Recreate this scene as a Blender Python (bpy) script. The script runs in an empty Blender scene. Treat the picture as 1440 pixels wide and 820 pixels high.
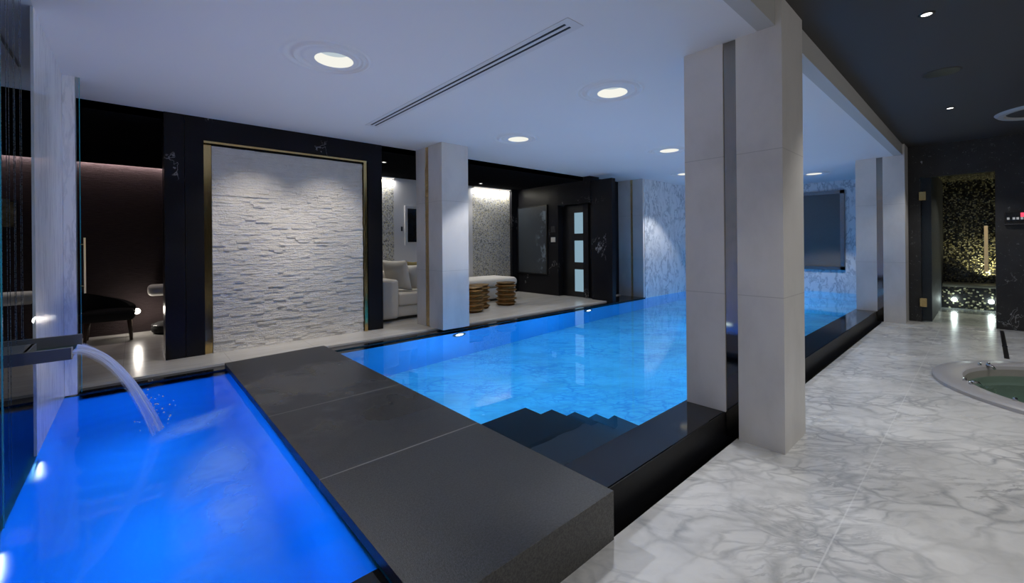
import bpy, bmesh, math, random
from mathutils import Vector, Matrix, noise as mnoise

random.seed(7)
scene = bpy.context.scene
C = scene.collection
PI = math.pi

# ------------------------------------------------------------------ levels (metres)
ZC = 3.037      # white pool ceiling
ZD = 3.23       # dark ceiling beside the pool
ZL = 2.95       # lounge ceiling
ZW = 0.178      # water level
ZF = 0.215      # lounge floor
XG0 = -0.47     # glass and marble side of the plunge pool
YE = 5.41       # far water edge
YR = 5.60       # far rim / lounge floor edge
XEND = 13.4     # pool end wall

# ------------------------------------------------------------------ object helpers
def tag(o, label=None, cat=None, group=None, kind=None):
    if label: o['label'] = label
    if cat: o['category'] = cat
    if group: o['group'] = group
    if kind: o['kind'] = kind
    return o

def thing(name, label, cat, loc=(0, 0, 0), rotz=0.0, group=None, kind=None):
    o = bpy.data.objects.new(name, None)
    o.empty_display_size = 0.1
    C.objects.link(o)
    o.location = loc
    o.rotation_euler = (0, 0, rotz)
    return tag(o, label, cat, group, kind)

def obj(name, bm, m, parent=None, loc=None, smooth=False, label=None, split=None):
    """one mesh object; vertices given in the frame of `loc` (shifted by -loc)"""
    if loc is not None:
        bmesh.ops.translate(bm, verts=bm.verts, vec=-Vector(loc))
    me = bpy.data.meshes.new(name)
    bm.to_mesh(me); bm.free()
    mats = m if isinstance(m, (list, tuple)) else [m]
    for x in mats: me.materials.append(x)
    if smooth:
        for p in me.polygons: p.use_smooth = True
        if split:
            try:
                me.set_sharp_from_angle(angle=split)
            except Exception:
                pass
    o = bpy.data.objects.new(name, me)
    C.objects.link(o)
    if parent is not None: o.parent = parent
    if label: o['label'] = label
    return o

def structure(name, bm, m, label=None, cat=None, parent=None):
    o = obj(name, bm, m, parent)
    if parent is None:
        tag(o, label, cat, None, 'structure')
    return o

def BM(): return bmesh.new()

def box(bm, x0, x1, y0, y1, z0, z1, mi=0, bev=0.0, seg=2):
    r = bmesh.ops.create_cube(bm, size=1.0)
    vs = r['verts']
    for v in vs:
        v.co = Vector(((x0 + x1) / 2 + v.co.x * (x1 - x0), (y0 + y1) / 2 + v.co.y * (y1 - y0), (z0 + z1) / 2 + v.co.z * (z1 - z0)))
    fs = {f for v in vs for f in v.link_faces}
    for f in fs: f.material_index = mi
    if bev > 0:
        es = list({e for v in vs for e in v.link_edges})
        r2 = bmesh.ops.bevel(bm, geom=es, offset=bev, segments=seg, profile=0.5, affect='EDGES')
        for f in r2['faces']: f.material_index = mi
    return bm

def mkbox(*a, **k): return box(BM(), *a, **k)

def tube(bm, pts, rad, n=8, cap=True):
    pts = [Vector(p) for p in pts]
    rads = rad if isinstance(rad, (list, tuple)) else [rad] * len(pts)
    rings = []
    up = Vector((0.13, 0.2, 1)).normalized()
    for i, p in enumerate(pts):
        t = (pts[min(i + 1, len(pts) - 1)] - pts[max(i - 1, 0)]).normalized()
        a = t.cross(up)
        if a.length < 1e-3: a = t.cross(Vector((1, 0, 0)))
        a.normalize(); b = t.cross(a)
        rings.append([bm.verts.new(p + (a * math.cos(2 * PI * k / n) + b * math.sin(2 * PI * k / n)) * rads[i]) for k in range(n)])
    for i in range(len(rings) - 1):
        for k in range(n):
            bm.faces.new((rings[i][k], rings[i][(k + 1) % n], rings[i + 1][(k + 1) % n], rings[i + 1][k]))
    if cap:
        bm.faces.new(rings[0][::-1]); bm.faces.new(rings[-1])
    bmesh.ops.recalc_face_normals(bm, faces=bm.faces[:])
    return bm

def lathe(bm, prof, cx=0, cy=0, n=32, sq=None, close_top=False, close_bot=False):
    """prof: list of (r, z); sq optional function(angle)->radius factor"""
    rings = []
    for r, z in prof:
        ring = []
        for k in range(n):
            a = 2 * PI * k / n
            f = sq(a, z) if sq else 1.0
            ring.append(bm.verts.new((cx + r * f * math.cos(a), cy + r * f * math.sin(a), z)))
        rings.append(ring)
    for i in range(len(rings) - 1):
        for k in range(n):
            bm.faces.new((rings[i][k], rings[i][(k + 1) % n], rings[i + 1][(k + 1) % n], rings[i + 1][k]))
    if close_bot: bm.faces.new(rings[0][::-1])
    if close_top: bm.faces.new(rings[-1])
    return bm

def disc(bm, cx, cy, z, r, n=32, up=True):
    vs = [bm.verts.new((cx + r * math.cos(2 * PI * k / n), cy + r * math.sin(2 * PI * k / n), z)) for k in range(n)]
    bm.faces.new(vs if up else vs[::-1])
    return bm

def holed_plane(bm, x0, x1, y0, y1, z, holes, up=True, n=64):
    """rectangle with round holes [(cx, cy, r)]"""
    edges = []
    def loop(pts):
        vs = [bm.verts.new(p) for p in pts]
        for i in range(len(vs)):
            edges.append(bm.edges.new((vs[i], vs[(i + 1) % len(vs)])))
    loop([(x0, y0, z), (x1, y0, z), (x1, y1, z), (x0, y1, z)])
    for cx, cy, r in holes:
        loop([(cx + r * math.cos(2 * PI * k / n), cy + r * math.sin(2 * PI * k / n), z) for k in range(n)])
    bmesh.ops.triangle_fill(bm, use_beauty=True, use_dissolve=False, edges=edges, normal=(0, 0, 1 if up else -1))
    for f in bm.faces:
        if (f.normal.z > 0) != up: f.normal_flip()
    return bm

def quad(bm, a, b, c, d):
    bm.faces.new([bm.verts.new(p) for p in (a, b, c, d)])
    return bm

def pillow(bm, w, d, t, n=14):
    """soft square cushion lying in XY, thickness t"""
    top, bot = {}, {}
    for i in range(n + 1):
        for j in range(n + 1):
            u = -1 + 2 * i / n; v = -1 + 2 * j / n
            k = max(0.0, (1 - abs(u) ** 2.6) * (1 - abs(v) ** 2.6)) ** 0.45
            pin = 1 - 0.07 * (1 - abs(u) ** 2) * abs(v) ** 4 - 0.0
            pin2 = 1 - 0.07 * (1 - abs(v) ** 2) * abs(u) ** 4
            x = u * w / 2 * pin2; y = v * d / 2 * pin
            top[i, j] = bm.verts.new((x, y, t / 2 * k))
            bot[i, j] = top[i, j] if (i in (0, n) or j in (0, n)) else bm.verts.new((x, y, -t / 2 * k))
    for i in range(n):
        for j in range(n):
            bm.faces.new((top[i, j], top[i + 1, j], top[i + 1, j + 1], top[i, j + 1]))
            q = [bot[i, j], bot[i, j + 1], bot[i + 1, j + 1], bot[i + 1, j]]
            if len(set(q)) == 4:
                try: bm.faces.new(q)
                except ValueError: pass
    return bm

def children(o): return [c for c in bpy.data.objects if c.parent == o]

def dup(root, loc, rotz=0.0, label=None, group=None):
    r = root.copy(); C.objects.link(r)
    r.location = loc; r.rotation_euler = (0, 0, rotz)
    if label: r['label'] = label
    if group: r['group'] = group
    for ch in children(root):
        c = ch.copy(); C.objects.link(c); c.parent = r
        for g in children(ch):
            d = g.copy(); C.objects.link(d); d.parent = c
    return r

# ------------------------------------------------------------------ materials
class NT:
    def __init__(s, name):
        s.m = bpy.data.materials.new(name); s.m.use_nodes = True
        s.t = s.m.node_tree; s.t.nodes.clear()
        s.out = s.n('ShaderNodeOutputMaterial')
    def n(s, typ, **kw):
        nd = s.t.nodes.new(typ)
        for k, v in kw.items():
            if k.startswith('i_'):
                nd.inputs[k[2:].replace('_', ' ')].default_value = v
            else: setattr(nd, k, v)
        return nd
    def l(s, a, b): s.t.links.new(a, b)
    def coord(s, scale=(1, 1, 1), rot=(0, 0, 0), loc=(0, 0, 0)):
        tc = s.n('ShaderNodeTexCoord'); mp = s.n('ShaderNodeMapping')
        mp.inputs['Scale'].default_value = scale; mp.inputs['Rotation'].default_value = rot; mp.inputs['Location'].default_value = loc
        s.l(tc.outputs['Object'], mp.inputs['Vector'])
        return mp.outputs['Vector']
    def noise(s, vec, scale, detail=3, rough=0.5, dist=0.0, color=False):
        nd = s.n('ShaderNodeTexNoise'); nd.inputs['Scale'].default_value = scale
        nd.inputs['Detail'].default_value = detail; nd.inputs['Roughness'].default_value = rough; nd.inputs['Distortion'].default_value = dist
        s.l(vec, nd.inputs['Vector'])
        return nd.outputs['Color' if color else 'Fac']
    def voro(s, vec, scale, feature='F1', out='Distance', rnd=1.0):
        nd = s.n('ShaderNodeTexVoronoi', feature=feature); nd.inputs['Scale'].default_value = scale
        nd.inputs['Randomness'].default_value = rnd
        s.l(vec, nd.inputs['Vector'])
        return nd.outputs[out]
    def math(s, op, a, b=None, clamp=False):
        nd = s.n('ShaderNodeMath', operation=op, use_clamp=clamp)
        for i, v in enumerate((a, b)):
            if v is None: continue
            if isinstance(v, (int, float)): nd.inputs[i].default_value = v
            else: s.l(v, nd.inputs[i])
        return nd.outputs[0]
    def vadd(s, a, b, scale=1.0):
        sc = s.n('ShaderNodeVectorMath', operation='SCALE'); s.l(b, sc.inputs[0]); sc.inputs['Scale'].default_value = scale
        ad = s.n('ShaderNodeVectorMath', operation='ADD'); s.l(a, ad.inputs[0]); s.l(sc.outputs[0], ad.inputs[1])
        return ad.outputs[0]
    def warp(s, vec, scale, amt, detail=2):
        c = s.noise(vec, scale, detail, color=True)
        sb = s.n('ShaderNodeVectorMath', operation='SUBTRACT'); s.l(c, sb.inputs[0]); sb.inputs[1].default_value = (0.5, 0.5, 0.5)
        return s.vadd(vec, sb.outputs[0], amt)
    def sstep(s, v, a, b, lo=0.0, hi=1.0):
        nd = s.n('ShaderNodeMapRange', interpolation_type='SMOOTHSTEP')
        s.l(v, nd.inputs['Value'])
        nd.inputs['From Min'].default_value = a; nd.inputs['From Max'].default_value = b
        nd.inputs['To Min'].default_value = lo; nd.inputs['To Max'].default_value = hi
        return nd.outputs['Result']
    def mix(s, fac, a, b):
        nd = s.n('ShaderNodeMix', data_type='RGBA')
        if isinstance(fac, (int, float)): nd.inputs[0].default_value = fac
        else: s.l(fac, nd.inputs[0])
        for i, v in ((6, a), (7, b)):
            if isinstance(v, tuple): nd.inputs[i].default_value = v + (1,) if len(v) == 3 else v
            else: s.l(v, nd.inputs[i])
        return nd.outputs[2]
    def ramp(s, fac, stops):
        nd = s.n('ShaderNodeValToRGB'); s.l(fac, nd.inputs[0])
        e = nd.color_ramp.elements
        while len(e) > 1: e.remove(e[-1])
        e[0].position = stops[0][0]; e[0].color = stops[0][1] + (1,)
        for p, c in stops[1:]:
            x = e.new(p); x.color = c + (1,)
        return nd.outputs[0]
    def xyz(s, vec):
        nd = s.n('ShaderNodeSeparateXYZ'); s.l(vec, nd.inputs[0]); return nd.outputs
    def bump(s, h, strength=0.3, dist=0.02):
        nd = s.n('ShaderNodeBump'); nd.inputs['Strength'].default_value = strength; nd.inputs['Distance'].default_value = dist
        s.l(h, nd.inputs['Height']); return nd.outputs[0]
    def pbr(s, color, rough=0.5, metal=0.0, normal=None, spec=None, **kw):
        p = s.n('ShaderNodeBsdfPrincipled')
        for nm, v in (('Base Color', color), ('Roughness', rough), ('Metallic', metal)):
            if isinstance(v, tuple): p.inputs[nm].default_value = v + (1,)
            elif isinstance(v, (int, float)): p.inputs[nm].default_value = v
            else: s.l(v, p.inputs[nm])
        if spec is not None: p.inputs['Specular IOR Level'].default_value = spec
        if normal is not None: s.l(normal, p.inputs['Normal'])
        for k, v in kw.items():
            p.inputs[k].default_value = v
        s.l(p.outputs[0], s.out.inputs[0])
        return p

def plain(name, color, rough=0.5, metal=0.0, var=0.06, scale=6.0, bump=0.0, bscale=60.0):
    """solid colour with slight procedural variation"""
    s = NT(name); v = s.coord()
    f = s.noise(v, scale, 3)
    a = tuple(c * (1 - var) for c in color); b = tuple(min(1, c * (1 + var)) for c in color)
    nm = s.bump(s.noise(v, bscale, 3), bump, 0.01) if bump else None
    s.pbr(s.mix(f, a, b), rough, metal, nm)
    return s.m

def emit(name, color, strength):
    s = NT(name); e = s.n('ShaderNodeEmission'); e.inputs[0].default_value = color + (1,); e.inputs[1].default_value = strength
    s.l(e.outputs[0], s.out.inputs[0]); return s.m

M = {}

def m_breccia(name, base, vein, rough, sc=2.35, joint=True, rot=42, squash=1.75, strength=1.0):
    """white marble broken into flat pale clasts by a cloudy grey vein network"""
    s = NT(name)
    r0 = s.coord(rot=(0, 0, math.radians(rot)))
    mp = s.n('ShaderNodeMapping'); mp.inputs['Scale'].default_value = (1, squash, 1); s.l(r0, mp.inputs['Vector'])
    v = mp.outputs['Vector']
    w = s.warp(v, 1.3, 0.50, 3)
    w = s.warp(w, 4.5, 0.15, 4)
    region = s.sstep(s.noise(v, 0.9, 3, 0.55), 0.38, 0.62)
    jit = s.math('MULTIPLY', s.math('SUBTRACT', s.noise(w, 5.0, 4, 0.6), 0.5), 0.16)
    d1 = s.math('ADD', s.voro(w, sc, 'DISTANCE_TO_EDGE'), jit)
    d2 = s.math('ADD', s.voro(w, sc * 2.1, 'DISTANCE_TO_EDGE'), jit)
    v1 = s.sstep(d1, -0.03, 0.11, 0.8, 0.0)
    v2 = s.math('MULTIPLY', s.sstep(d2, -0.02, 0.15, 0.85, 0.0), region)
    v3 = s.math('MULTIPLY', s.sstep(s.noise(w, 3.2, 6, 0.65), 0.48, 0.72), 0.38)
    mp2 = s.n('ShaderNodeMapping'); mp2.inputs['Scale'].default_value = (0.8, 2.6, 1); s.l(w, mp2.inputs['Vector'])
    rg = s.math('ABSOLUTE', s.math('SUBTRACT', s.noise(mp2.outputs['Vector'], 2.4, 5, 0.6), 0.5))
    v5 = s.math('MULTIPLY', s.sstep(rg, 0.0, 0.05, 0.75, 0.0), s.sstep(s.noise(v, 1.0, 2), 0.45, 0.6))
    v3 = s.math('MAXIMUM', v3, v5)
    f = s.math('MAXIMUM', s.math('MAXIMUM', v1, v2), v3)
    f = s.math('MULTIPLY', f, s.sstep(s.noise(v, 1.1, 3), 0.30, 0.62, 0.22, 1.0))
    f = s.math('MULTIPLY', f, s.sstep(s.noise(w, 12.0, 5, 0.7), 0.25, 0.7, 0.5 * strength, strength), True)
    cl = s.mix(s.sstep(s.noise(w, 1.4, 5, 0.6), 0.40, 0.66), base, tuple(b * 0.82 for b in base))
    col = s.mix(f, cl, vein)
    if joint:
        x, y, z = s.xyz(s.coord())
        jy = s.math('ABSOLUTE', s.math('SUBTRACT', y, 0.52))
        j1 = s.sstep(jy, 0.002, 0.005, 0.4, 0.0)
        px = s.math('PINGPONG', s.math('ADD', x, 0.37), 1.45)
        j2 = s.sstep(px, 0.002, 0.005, 0.2, 0.0)
        col = s.mix(s.math('MAXIMUM', j1, j2), col, (0.82, 0.82, 0.8))
    rg = s.sstep(s.noise(v, 2.0, 3), 0.3, 0.7, rough * 0.8, rough * 1.25)
    s.pbr(col, rg, 0, None, 0.5)
    return s.m

M['floor'] = m_breccia('marble_floor', (0.74, 0.74, 0.73), (0.27, 0.28, 0.295), 0.22)
M['pool_tile'] = m_breccia('pool_marble', (0.27, 0.86, 0.92), (0.02, 0.30, 0.60), 0.4, 3.0, False, 42, 2.3, 1.0)
M['pool_side'] = plain('pool_side_tile', (0.08, 0.46, 0.80), 0.4, 0, 0.05)
M['plunge_tile'] = plain('plunge_tile', (0.06, 0.55, 0.85), 0.5, 0, 0.12, 1.2)

def m_black_marble(name, rough=0.12, amount=0.62, base=(0.008, 0.008, 0.0095), fleck=0.0):
    s = NT(name); v = s.coord()
    w = s.warp(v, 1.3, 0.8, 3)
    n1 = s.noise(w, 1.15, 5, 0.62)
    r = s.math('ABSOLUTE', s.math('SUBTRACT', n1, 0.5))
    line = s.sstep(r, 0.0, 0.006, 0.6, 0.0)
    m1 = s.sstep(s.noise(v, 1.7, 2), amount - 0.06, amount + 0.06)
    blot = s.math('MULTIPLY', s.sstep(s.noise(s.warp(s.coord(scale=(1.5, 1.5, 0.7), rot=(0.4, 0.3, 0)), 6, 0.2), 6.0, 5, 0.65), 0.62, 0.68), s.sstep(s.noise(v, 2.3, 2), amount, amount + 0.08))
    f = s.math('MAXIMUM', s.math('MULTIPLY', line, m1), blot)
    if fleck:
        f2 = s.math('MULTIPLY', s.sstep(s.noise(s.warp(v, 8, 0.15), 20, 6, 0.75), 0.60, 0.70), fleck)
        f = s.math('MAXIMUM', f, f2)
    b = s.mix(s.noise(v, 3, 4), base, tuple(c * 1.9 for c in base))
    s.pbr(s.mix(f, b, (0.42, 0.42, 0.43)), rough, 0, None, 0.12)
    return s.m
M['black_marble'] = m_black_marble('black_marble', 0.3)
M['black_marble_speck'] = m_black_marble('black_marble_speckled', 0.35, 0.58, (0.030, 0.030, 0.031), 0.55)

def m_stone(name, color, joints=(), rough=0.35):
    s = NT(name); v = s.coord()
    w = s.warp(s.coord(scale=(1, 1, 0.6)), 1.0, 0.6, 3)
    n = s.noise(w, 1.6, 6, 0.62)
    col = s.mix(s.sstep(n, 0.35, 0.75), color, tuple(c * 0.82 for c in color))
    z = s.xyz(v)[2]
    for jz in joints:
        d = s.math('ABSOLUTE', s.math('SUBTRACT', z, jz))
        col = s.mix(s.sstep(d, 0.0015, 0.004, 0.45, 0.0), col, (0.25, 0.25, 0.25))
    s.pbr(col, rough, 0, None, 0.4)
    return s.m
M['pier'] = m_stone('pier_limestone', (0.66, 0.645, 0.63), (1.1, 2.16))

def m_carrara(name, base=(0.74, 0.77, 0.80), vein=(0.34, 0.38, 0.43), stretch=(1.5, 1.5, 0.8), rot=(0.4, 0.5, 0)):
    s = NT(name); v = s.coord(scale=stretch, rot=rot)
    w = s.warp(v, 1.4, 0.7, 4)
    n1 = s.noise(w, 3.2, 6, 0.62)
    r = s.math('ABSOLUTE', s.math('SUBTRACT', n1, 0.5))
    f = s.sstep(r, 0.0, 0.06, 0.85, 0.0)
    f = s.math('MULTIPLY', f, s.sstep(s.noise(v, 2.2, 3), 0.3, 0.6, 0.25, 1.0))
    s.pbr(s.mix(f, base, vein), 0.18, 0, None, 0.5)
    return s.m
M['carrara'] = m_carrara('carrara_wall')
M['streak_marble'] = m_carrara('streaked_marble', (0.82, 0.83, 0.86), (0.60, 0.62, 0.67), (4.0, 4.0, 0.6), (0.05, 0.08, 0))

def m_granite(name, lo=(0.009, 0.0098, 0.0115), hi=(0.046, 0.049, 0.054), joints=True):
    s = NT(name); v = s.coord()
    sp = s.sstep(s.noise(v, 105, 3, 0.75), 0.32, 0.68)
    col = s.mix(sp, lo, hi)
    col = s.mix(s.math('MULTIPLY', s.noise(v, 1.6, 4, 0.6), 0.5), col, lo)
    y = s.xyz(v)[1]
    for jy in ((3.515 - 3.4, 2.38 - 3.4) if joints else ()):
        d = s.math('ABSOLUTE', s.math('SUBTRACT', y, jy))
        col = s.mix(s.sstep(d, 0.003, 0.006, 0.9, 0.0), col, (0.2, 0.2, 0.19))
    wet = s.sstep(s.noise(s.warp(v, 3, 0.3), 1.3, 4, 0.6), 0.42, 0.6)
    yy = s.math('MULTIPLY', s.sstep(y, -1.1, -0.2, 0.0, 1.0), s.sstep(y, 1.0, 1.8, 1.0, 0.0))
    wet = s.math('MULTIPLY', wet, yy)
    rg = s.math('SUBTRACT', 0.42, s.math('MULTIPLY', wet, 0.22))
    nm = s.bump(s.noise(v, 240, 2, 0.6), 0.35, 0.004)
    s.pbr(col, rg, 0, nm, 0.5)
    return s.m
M['granite'] = m_granite('flamed_granite')
M['granite_front_lit'] = m_granite('granite_front_lit', (0.030, 0.029, 0.028), (0.11, 0.107, 0.10), False)  # lighter copy of the slab granite; front lighting put into its colour
M['wet_granite'] = plain('wet_black_granite', (0.006, 0.0065, 0.008), 0.06, 0, 0.3, 30)
M['step_granite'] = plain('submerged_granite', (0.004, 0.008, 0.014), 0.6, 0, 0.3, 20)
M['black_face'] = plain('black_face', (0.006, 0.006, 0.007), 0.45, 0, 0.3, 8)
M['black_face'].node_tree.nodes['Principled BSDF'].inputs['Specular IOR Level'].default_value = 0.2

def m_plaster(name, color, rough=0.75):
    s = NT(name); v = s.coord()
    s.pbr(s.mix(s.noise(v, 0.8, 2), color, tuple(c * 0.96 for c in color)), rough, 0, s.bump(s.noise(v, 120, 2), 0.04, 0.002), 0.3)
    return s.m
M['ceiling'] = m_plaster('white_ceiling', (0.74, 0.745, 0.76))
M['dark_ceiling'] = m_plaster('charcoal_ceiling', (0.062, 0.058, 0.056), 0.6)
M['black_gloss'] = plain('black_gloss_ceiling', (0.007, 0.007, 0.008), 0.6, 0, 0.2)
M['black_gloss'].node_tree.nodes['Principled BSDF'].inputs['Specular IOR Level'].default_value = 0.0
M['white_wall'] = m_plaster('white_wall', (0.60, 0.60, 0.62))
M['fascia'] = m_plaster('fascia', (0.47, 0.47, 0.46))

def m_split(name):
    s = NT(name); v = s.coord()
    st = s.coord(scale=(1, 1, 2.1))
    n = s.noise(s.warp(st, 9, 0.06), 15, 6, 0.68)
    n2 = s.noise(s.warp(v, 14, 0.05), 48, 4, 0.6)
    h = s.math('ADD', n, s.math('MULTIPLY', n2, 0.35))
    col = s.mix(s.noise(v, 9, 4), (0.74, 0.715, 0.68), (0.58, 0.565, 0.54))
    s.pbr(col, 0.8, 0, s.bump(h, 0.9, 0.035), 0.2)
    return s.m
M['split'] = m_split('split_face_stone')

def m_metal(name, color, rough, streak=True):
    s = NT(name); v = s.coord(scale=(1, 1, 0.03) if streak else (1, 1, 1))
    n = s.noise(v, 180, 2)
    s.pbr(s.mix(n, color, tuple(c * 0.85 for c in color)), s.sstep(n, 0.2, 0.8, rough * 0.8, rough * 1.2), 1.0)
    return s.m
M['brass'] = m_metal('brass', (0.72, 0.52, 0.22), 0.18)
M['gold'] = m_metal('gold_leaf', (0.40, 0.25, 0.11), 0.42, False)
M['bronze_mirror'] = m_metal('bronze_mirror', (0.36, 0.33, 0.29), 0.06)
M['gold_painted_refl'] = plain('gold_painted_refl', (0.78, 0.56, 0.28), 0.35, 0.55, 0.25, 14)  # lit stone mirrored in the bronze strips, painted in as gold
M['gold_bar'] = plain('gold_bar', (0.95, 0.68, 0.33), 0.4, 0.0, 0.05)
M['chrome'] = m_metal('chrome', (0.75, 0.76, 0.78), 0.12, False)
M['dark_metal'] = m_metal('dark_metal', (0.09, 0.09, 0.095), 0.3, False)
M['frame_metal'] = m_metal('frame_metal', (0.30, 0.30, 0.31), 0.28, False)
M['spout'] = plain('gunmetal_spout', (0.15, 0.16, 0.18), 0.35, 0.2, 0.15)
M['black'] = plain('black_lacquer', (0.008, 0.008, 0.009), 0.3, 0, 0.3)
M['black_fabric'] = plain('black_upholstery', (0.010, 0.010, 0.011), 0.8, 0, 0.4, 30, 0.2, 200)
M['walnut'] = plain('dark_walnut', (0.06, 0.035, 0.022), 0.35, 0, 0.4, 12)
M['slot_dark'] = plain('slot_black', (0.02, 0.02, 0.022), 0.6)
M['slot_white'] = m_plaster('slot_frame', (0.66, 0.665, 0.68))
M['cream'] = plain('cream_ledge', (0.55, 0.53, 0.49), 0.5, 0, 0.05)

def m_fabric(name, color):
    s = NT(name); v = s.coord()
    wv = s.noise(s.coord(scale=(1, 1, 1)), 320, 2)
    col = s.mix(s.noise(v, 5, 3), color, tuple(c * 0.86 for c in color))
    s.pbr(col, 0.9, 0, s.bump(wv, 0.3, 0.004), 0.2)
    return s.m
M['linen'] = m_fabric('cream_linen', (0.62, 0.59, 0.54))
M['linen_light'] = m_fabric('pale_linen', (0.72, 0.70, 0.66))
M['olive'] = m_fabric('olive_velvet', (0.20, 0.16, 0.07))

def m_grass(name):
    s = NT(name); v = s.coord(scale=(3, 3, 55))
    n = s.noise(s.warp(v, 2, 0.5), 3.0, 4, 0.6)
    col = s.mix(n, (0.014, 0.009, 0.0095), (0.062, 0.042, 0.044))
    s.pbr(col, 0.75, 0, s.bump(n, 0.7, 0.02), 0.25)
    return s.m
M['burgundy'] = m_grass('burgundy_grasscloth')

def m_lounge_floor(name):
    s = NT(name); v = s.coord(scale=(0.5, 2.0, 1))
    w = s.warp(v, 1.5, 0.5, 3)
    col = s.mix(s.noise(w, 2.2, 5, 0.6), (0.36, 0.345, 0.32), (0.60, 0.585, 0.555))
    x, y, z = s.xyz(s.coord())
    j = s.sstep(s.math('PINGPONG', s.math('ADD', x, 0.1), 0.45), 0.002, 0.004, 0.5, 0.0)
    j2 = s.sstep(s.math('PINGPONG', s.math('ADD', y, 0.25), 0.6), 0.002, 0.004, 0.5, 0.0)
    col = s.mix(s.math('MAXIMUM', j, j2), col, (0.26, 0.25, 0.24))
    s.pbr(col, 0.22, 0, None, 0.5)
    return s.m
M['lounge_floor'] = m_lounge_floor('lounge_marble')

def m_mosaic(name, scale, stops, rough=0.25, grout=(0.03, 0.03, 0.03), metal=0.0):
    s = NT(name); v = s.coord()
    nd = s.n('ShaderNodeTexVoronoi'); nd.inputs['Scale'].default_value = scale; nd.inputs['Randomness'].default_value = 0.65
    s.l(v, nd.inputs['Vector'])
    c = s.xyz(nd.outputs['Color'])[0]
    col = s.ramp(c, stops)
    e = s.voro(v, scale, 'DISTANCE_TO_EDGE', rnd=0.65)
    col = s.mix(s.sstep(e, 0.02, 0.07, 1.0, 0.0), col, grout)
    s.pbr(col, rough, metal, None, 0.5)
    return s.m
M['mosaic_silver'] = m_mosaic('silver_mosaic', 44, [(0.0, (0.07, 0.07, 0.072)), (0.16, (0.22, 0.22, 0.22)), (0.34, (0.40, 0.40, 0.40)), (0.55, (0.64, 0.64, 0.63)), (0.96, (0.52, 0.47, 0.26))], 0.35, (0.42, 0.42, 0.42))
M['mosaic_gold'] = m_mosaic('black_gold_mosaic', 42, [(0.0, (0.005, 0.005, 0.006)), (0.42, (0.012, 0.012, 0.012)), (0.62, (0.10, 0.09, 0.05)), (0.74, (0.42, 0.38, 0.20)), (0.85, (0.66, 0.62, 0.44)), (0.93, (0.05, 0.05, 0.05))], 0.2, (0.01, 0.01, 0.01))

M['mosaic_dark'] = m_mosaic('dark_mosaic', 30, [(0.0, (0.006, 0.006, 0.007)), (0.78, (0.015, 0.015, 0.015)), (0.86, (0.16, 0.14, 0.08)), (0.93, (0.45, 0.42, 0.28))], 0.25, (0.01, 0.01, 0.01))

def m_water(name, tint, bump, scale, rip=None):
    s = NT(name); v = s.coord()
    h = s.noise(s.warp(v, 1.2, 0.3), scale, 2, 0.45)
    if rip:
        cx, cy, amp = rip
        x, y, z = s.xyz(v)
        r = s.math('SQRT', s.math('ADD', s.math('POWER', s.math('SUBTRACT', x, cx), 2), s.math('POWER', s.math('SUBTRACT', y, cy), 2)))
        wv = s.math('MULTIPLY', s.math('SINE', s.math('MULTIPLY', r, 34.0)), s.math('MULTIPLY', s.sstep(r, 0.0, 1.3, 1.0, 0.0), amp))
        h = s.math('ADD', h, wv)
    nm = s.bump(h, bump, 0.03)
    g = s.n('ShaderNodeBsdfGlass'); g.inputs['Color'].default_value = tint + (1,)
    g.inputs['Roughness'].default_value = 0.0; g.inputs['IOR'].default_value = 1.33
    s.l(nm, g.inputs['Normal']); s.l(g.outputs[0], s.out.inputs[0])
    return s.m
M['water'] = m_water('pool_water', (0.88, 0.96, 1.0), 0.06, 1.6)
def m_rough_water(name, tint, bump, scale, rough):
    """churned water: clear reflection, blurred view into the depth"""
    s = NT(name); v = s.coord()
    h = s.noise(s.warp(v, 1.2, 0.3), scale, 2, 0.45)
    x, y, z = s.xyz(v)
    r = s.math('SQRT', s.math('ADD', s.math('POWER', s.math('SUBTRACT', x, 0.08), 2), s.math('POWER', s.math('SUBTRACT', y, 3.89), 2)))
    wv = s.math('MULTIPLY', s.math('SINE', s.math('MULTIPLY', r, 34.0)), s.math('MULTIPLY', s.sstep(r, 0.0, 1.3, 1.0, 0.0), 0.3))
    nm = s.bump(s.math('ADD', h, wv), bump, 0.03)
    g = s.n('ShaderNodeBsdfRefraction'); g.inputs['Color'].default_value = tint + (1,)
    g.inputs['Roughness'].default_value = rough; g.inputs['IOR'].default_value = 1.33
    gl = s.n('ShaderNodeBsdfGlossy'); gl.inputs['Roughness'].default_value = 0.06
    fr = s.n('ShaderNodeFresnel'); fr.inputs['IOR'].default_value = 1.33
    s.l(nm, g.inputs['Normal']); s.l(nm, gl.inputs['Normal']); s.l(nm, fr.inputs['Normal'])
    mx = s.n('ShaderNodeMixShader'); s.l(fr.outputs[0], mx.inputs[0]); s.l(g.outputs[0], mx.inputs[1]); s.l(gl.outputs[0], mx.inputs[2])
    s.l(mx.outputs[0], s.out.inputs[0])
    return s.m
M['water_jet'] = m_rough_water('plunge_water', (0.88, 0.96, 1.0), 0.10, 2.0, 0.42)
M['tub_water'] = m_water('tub_water', (0.75, 0.95, 0.88), 0.03, 2.0)

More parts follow.
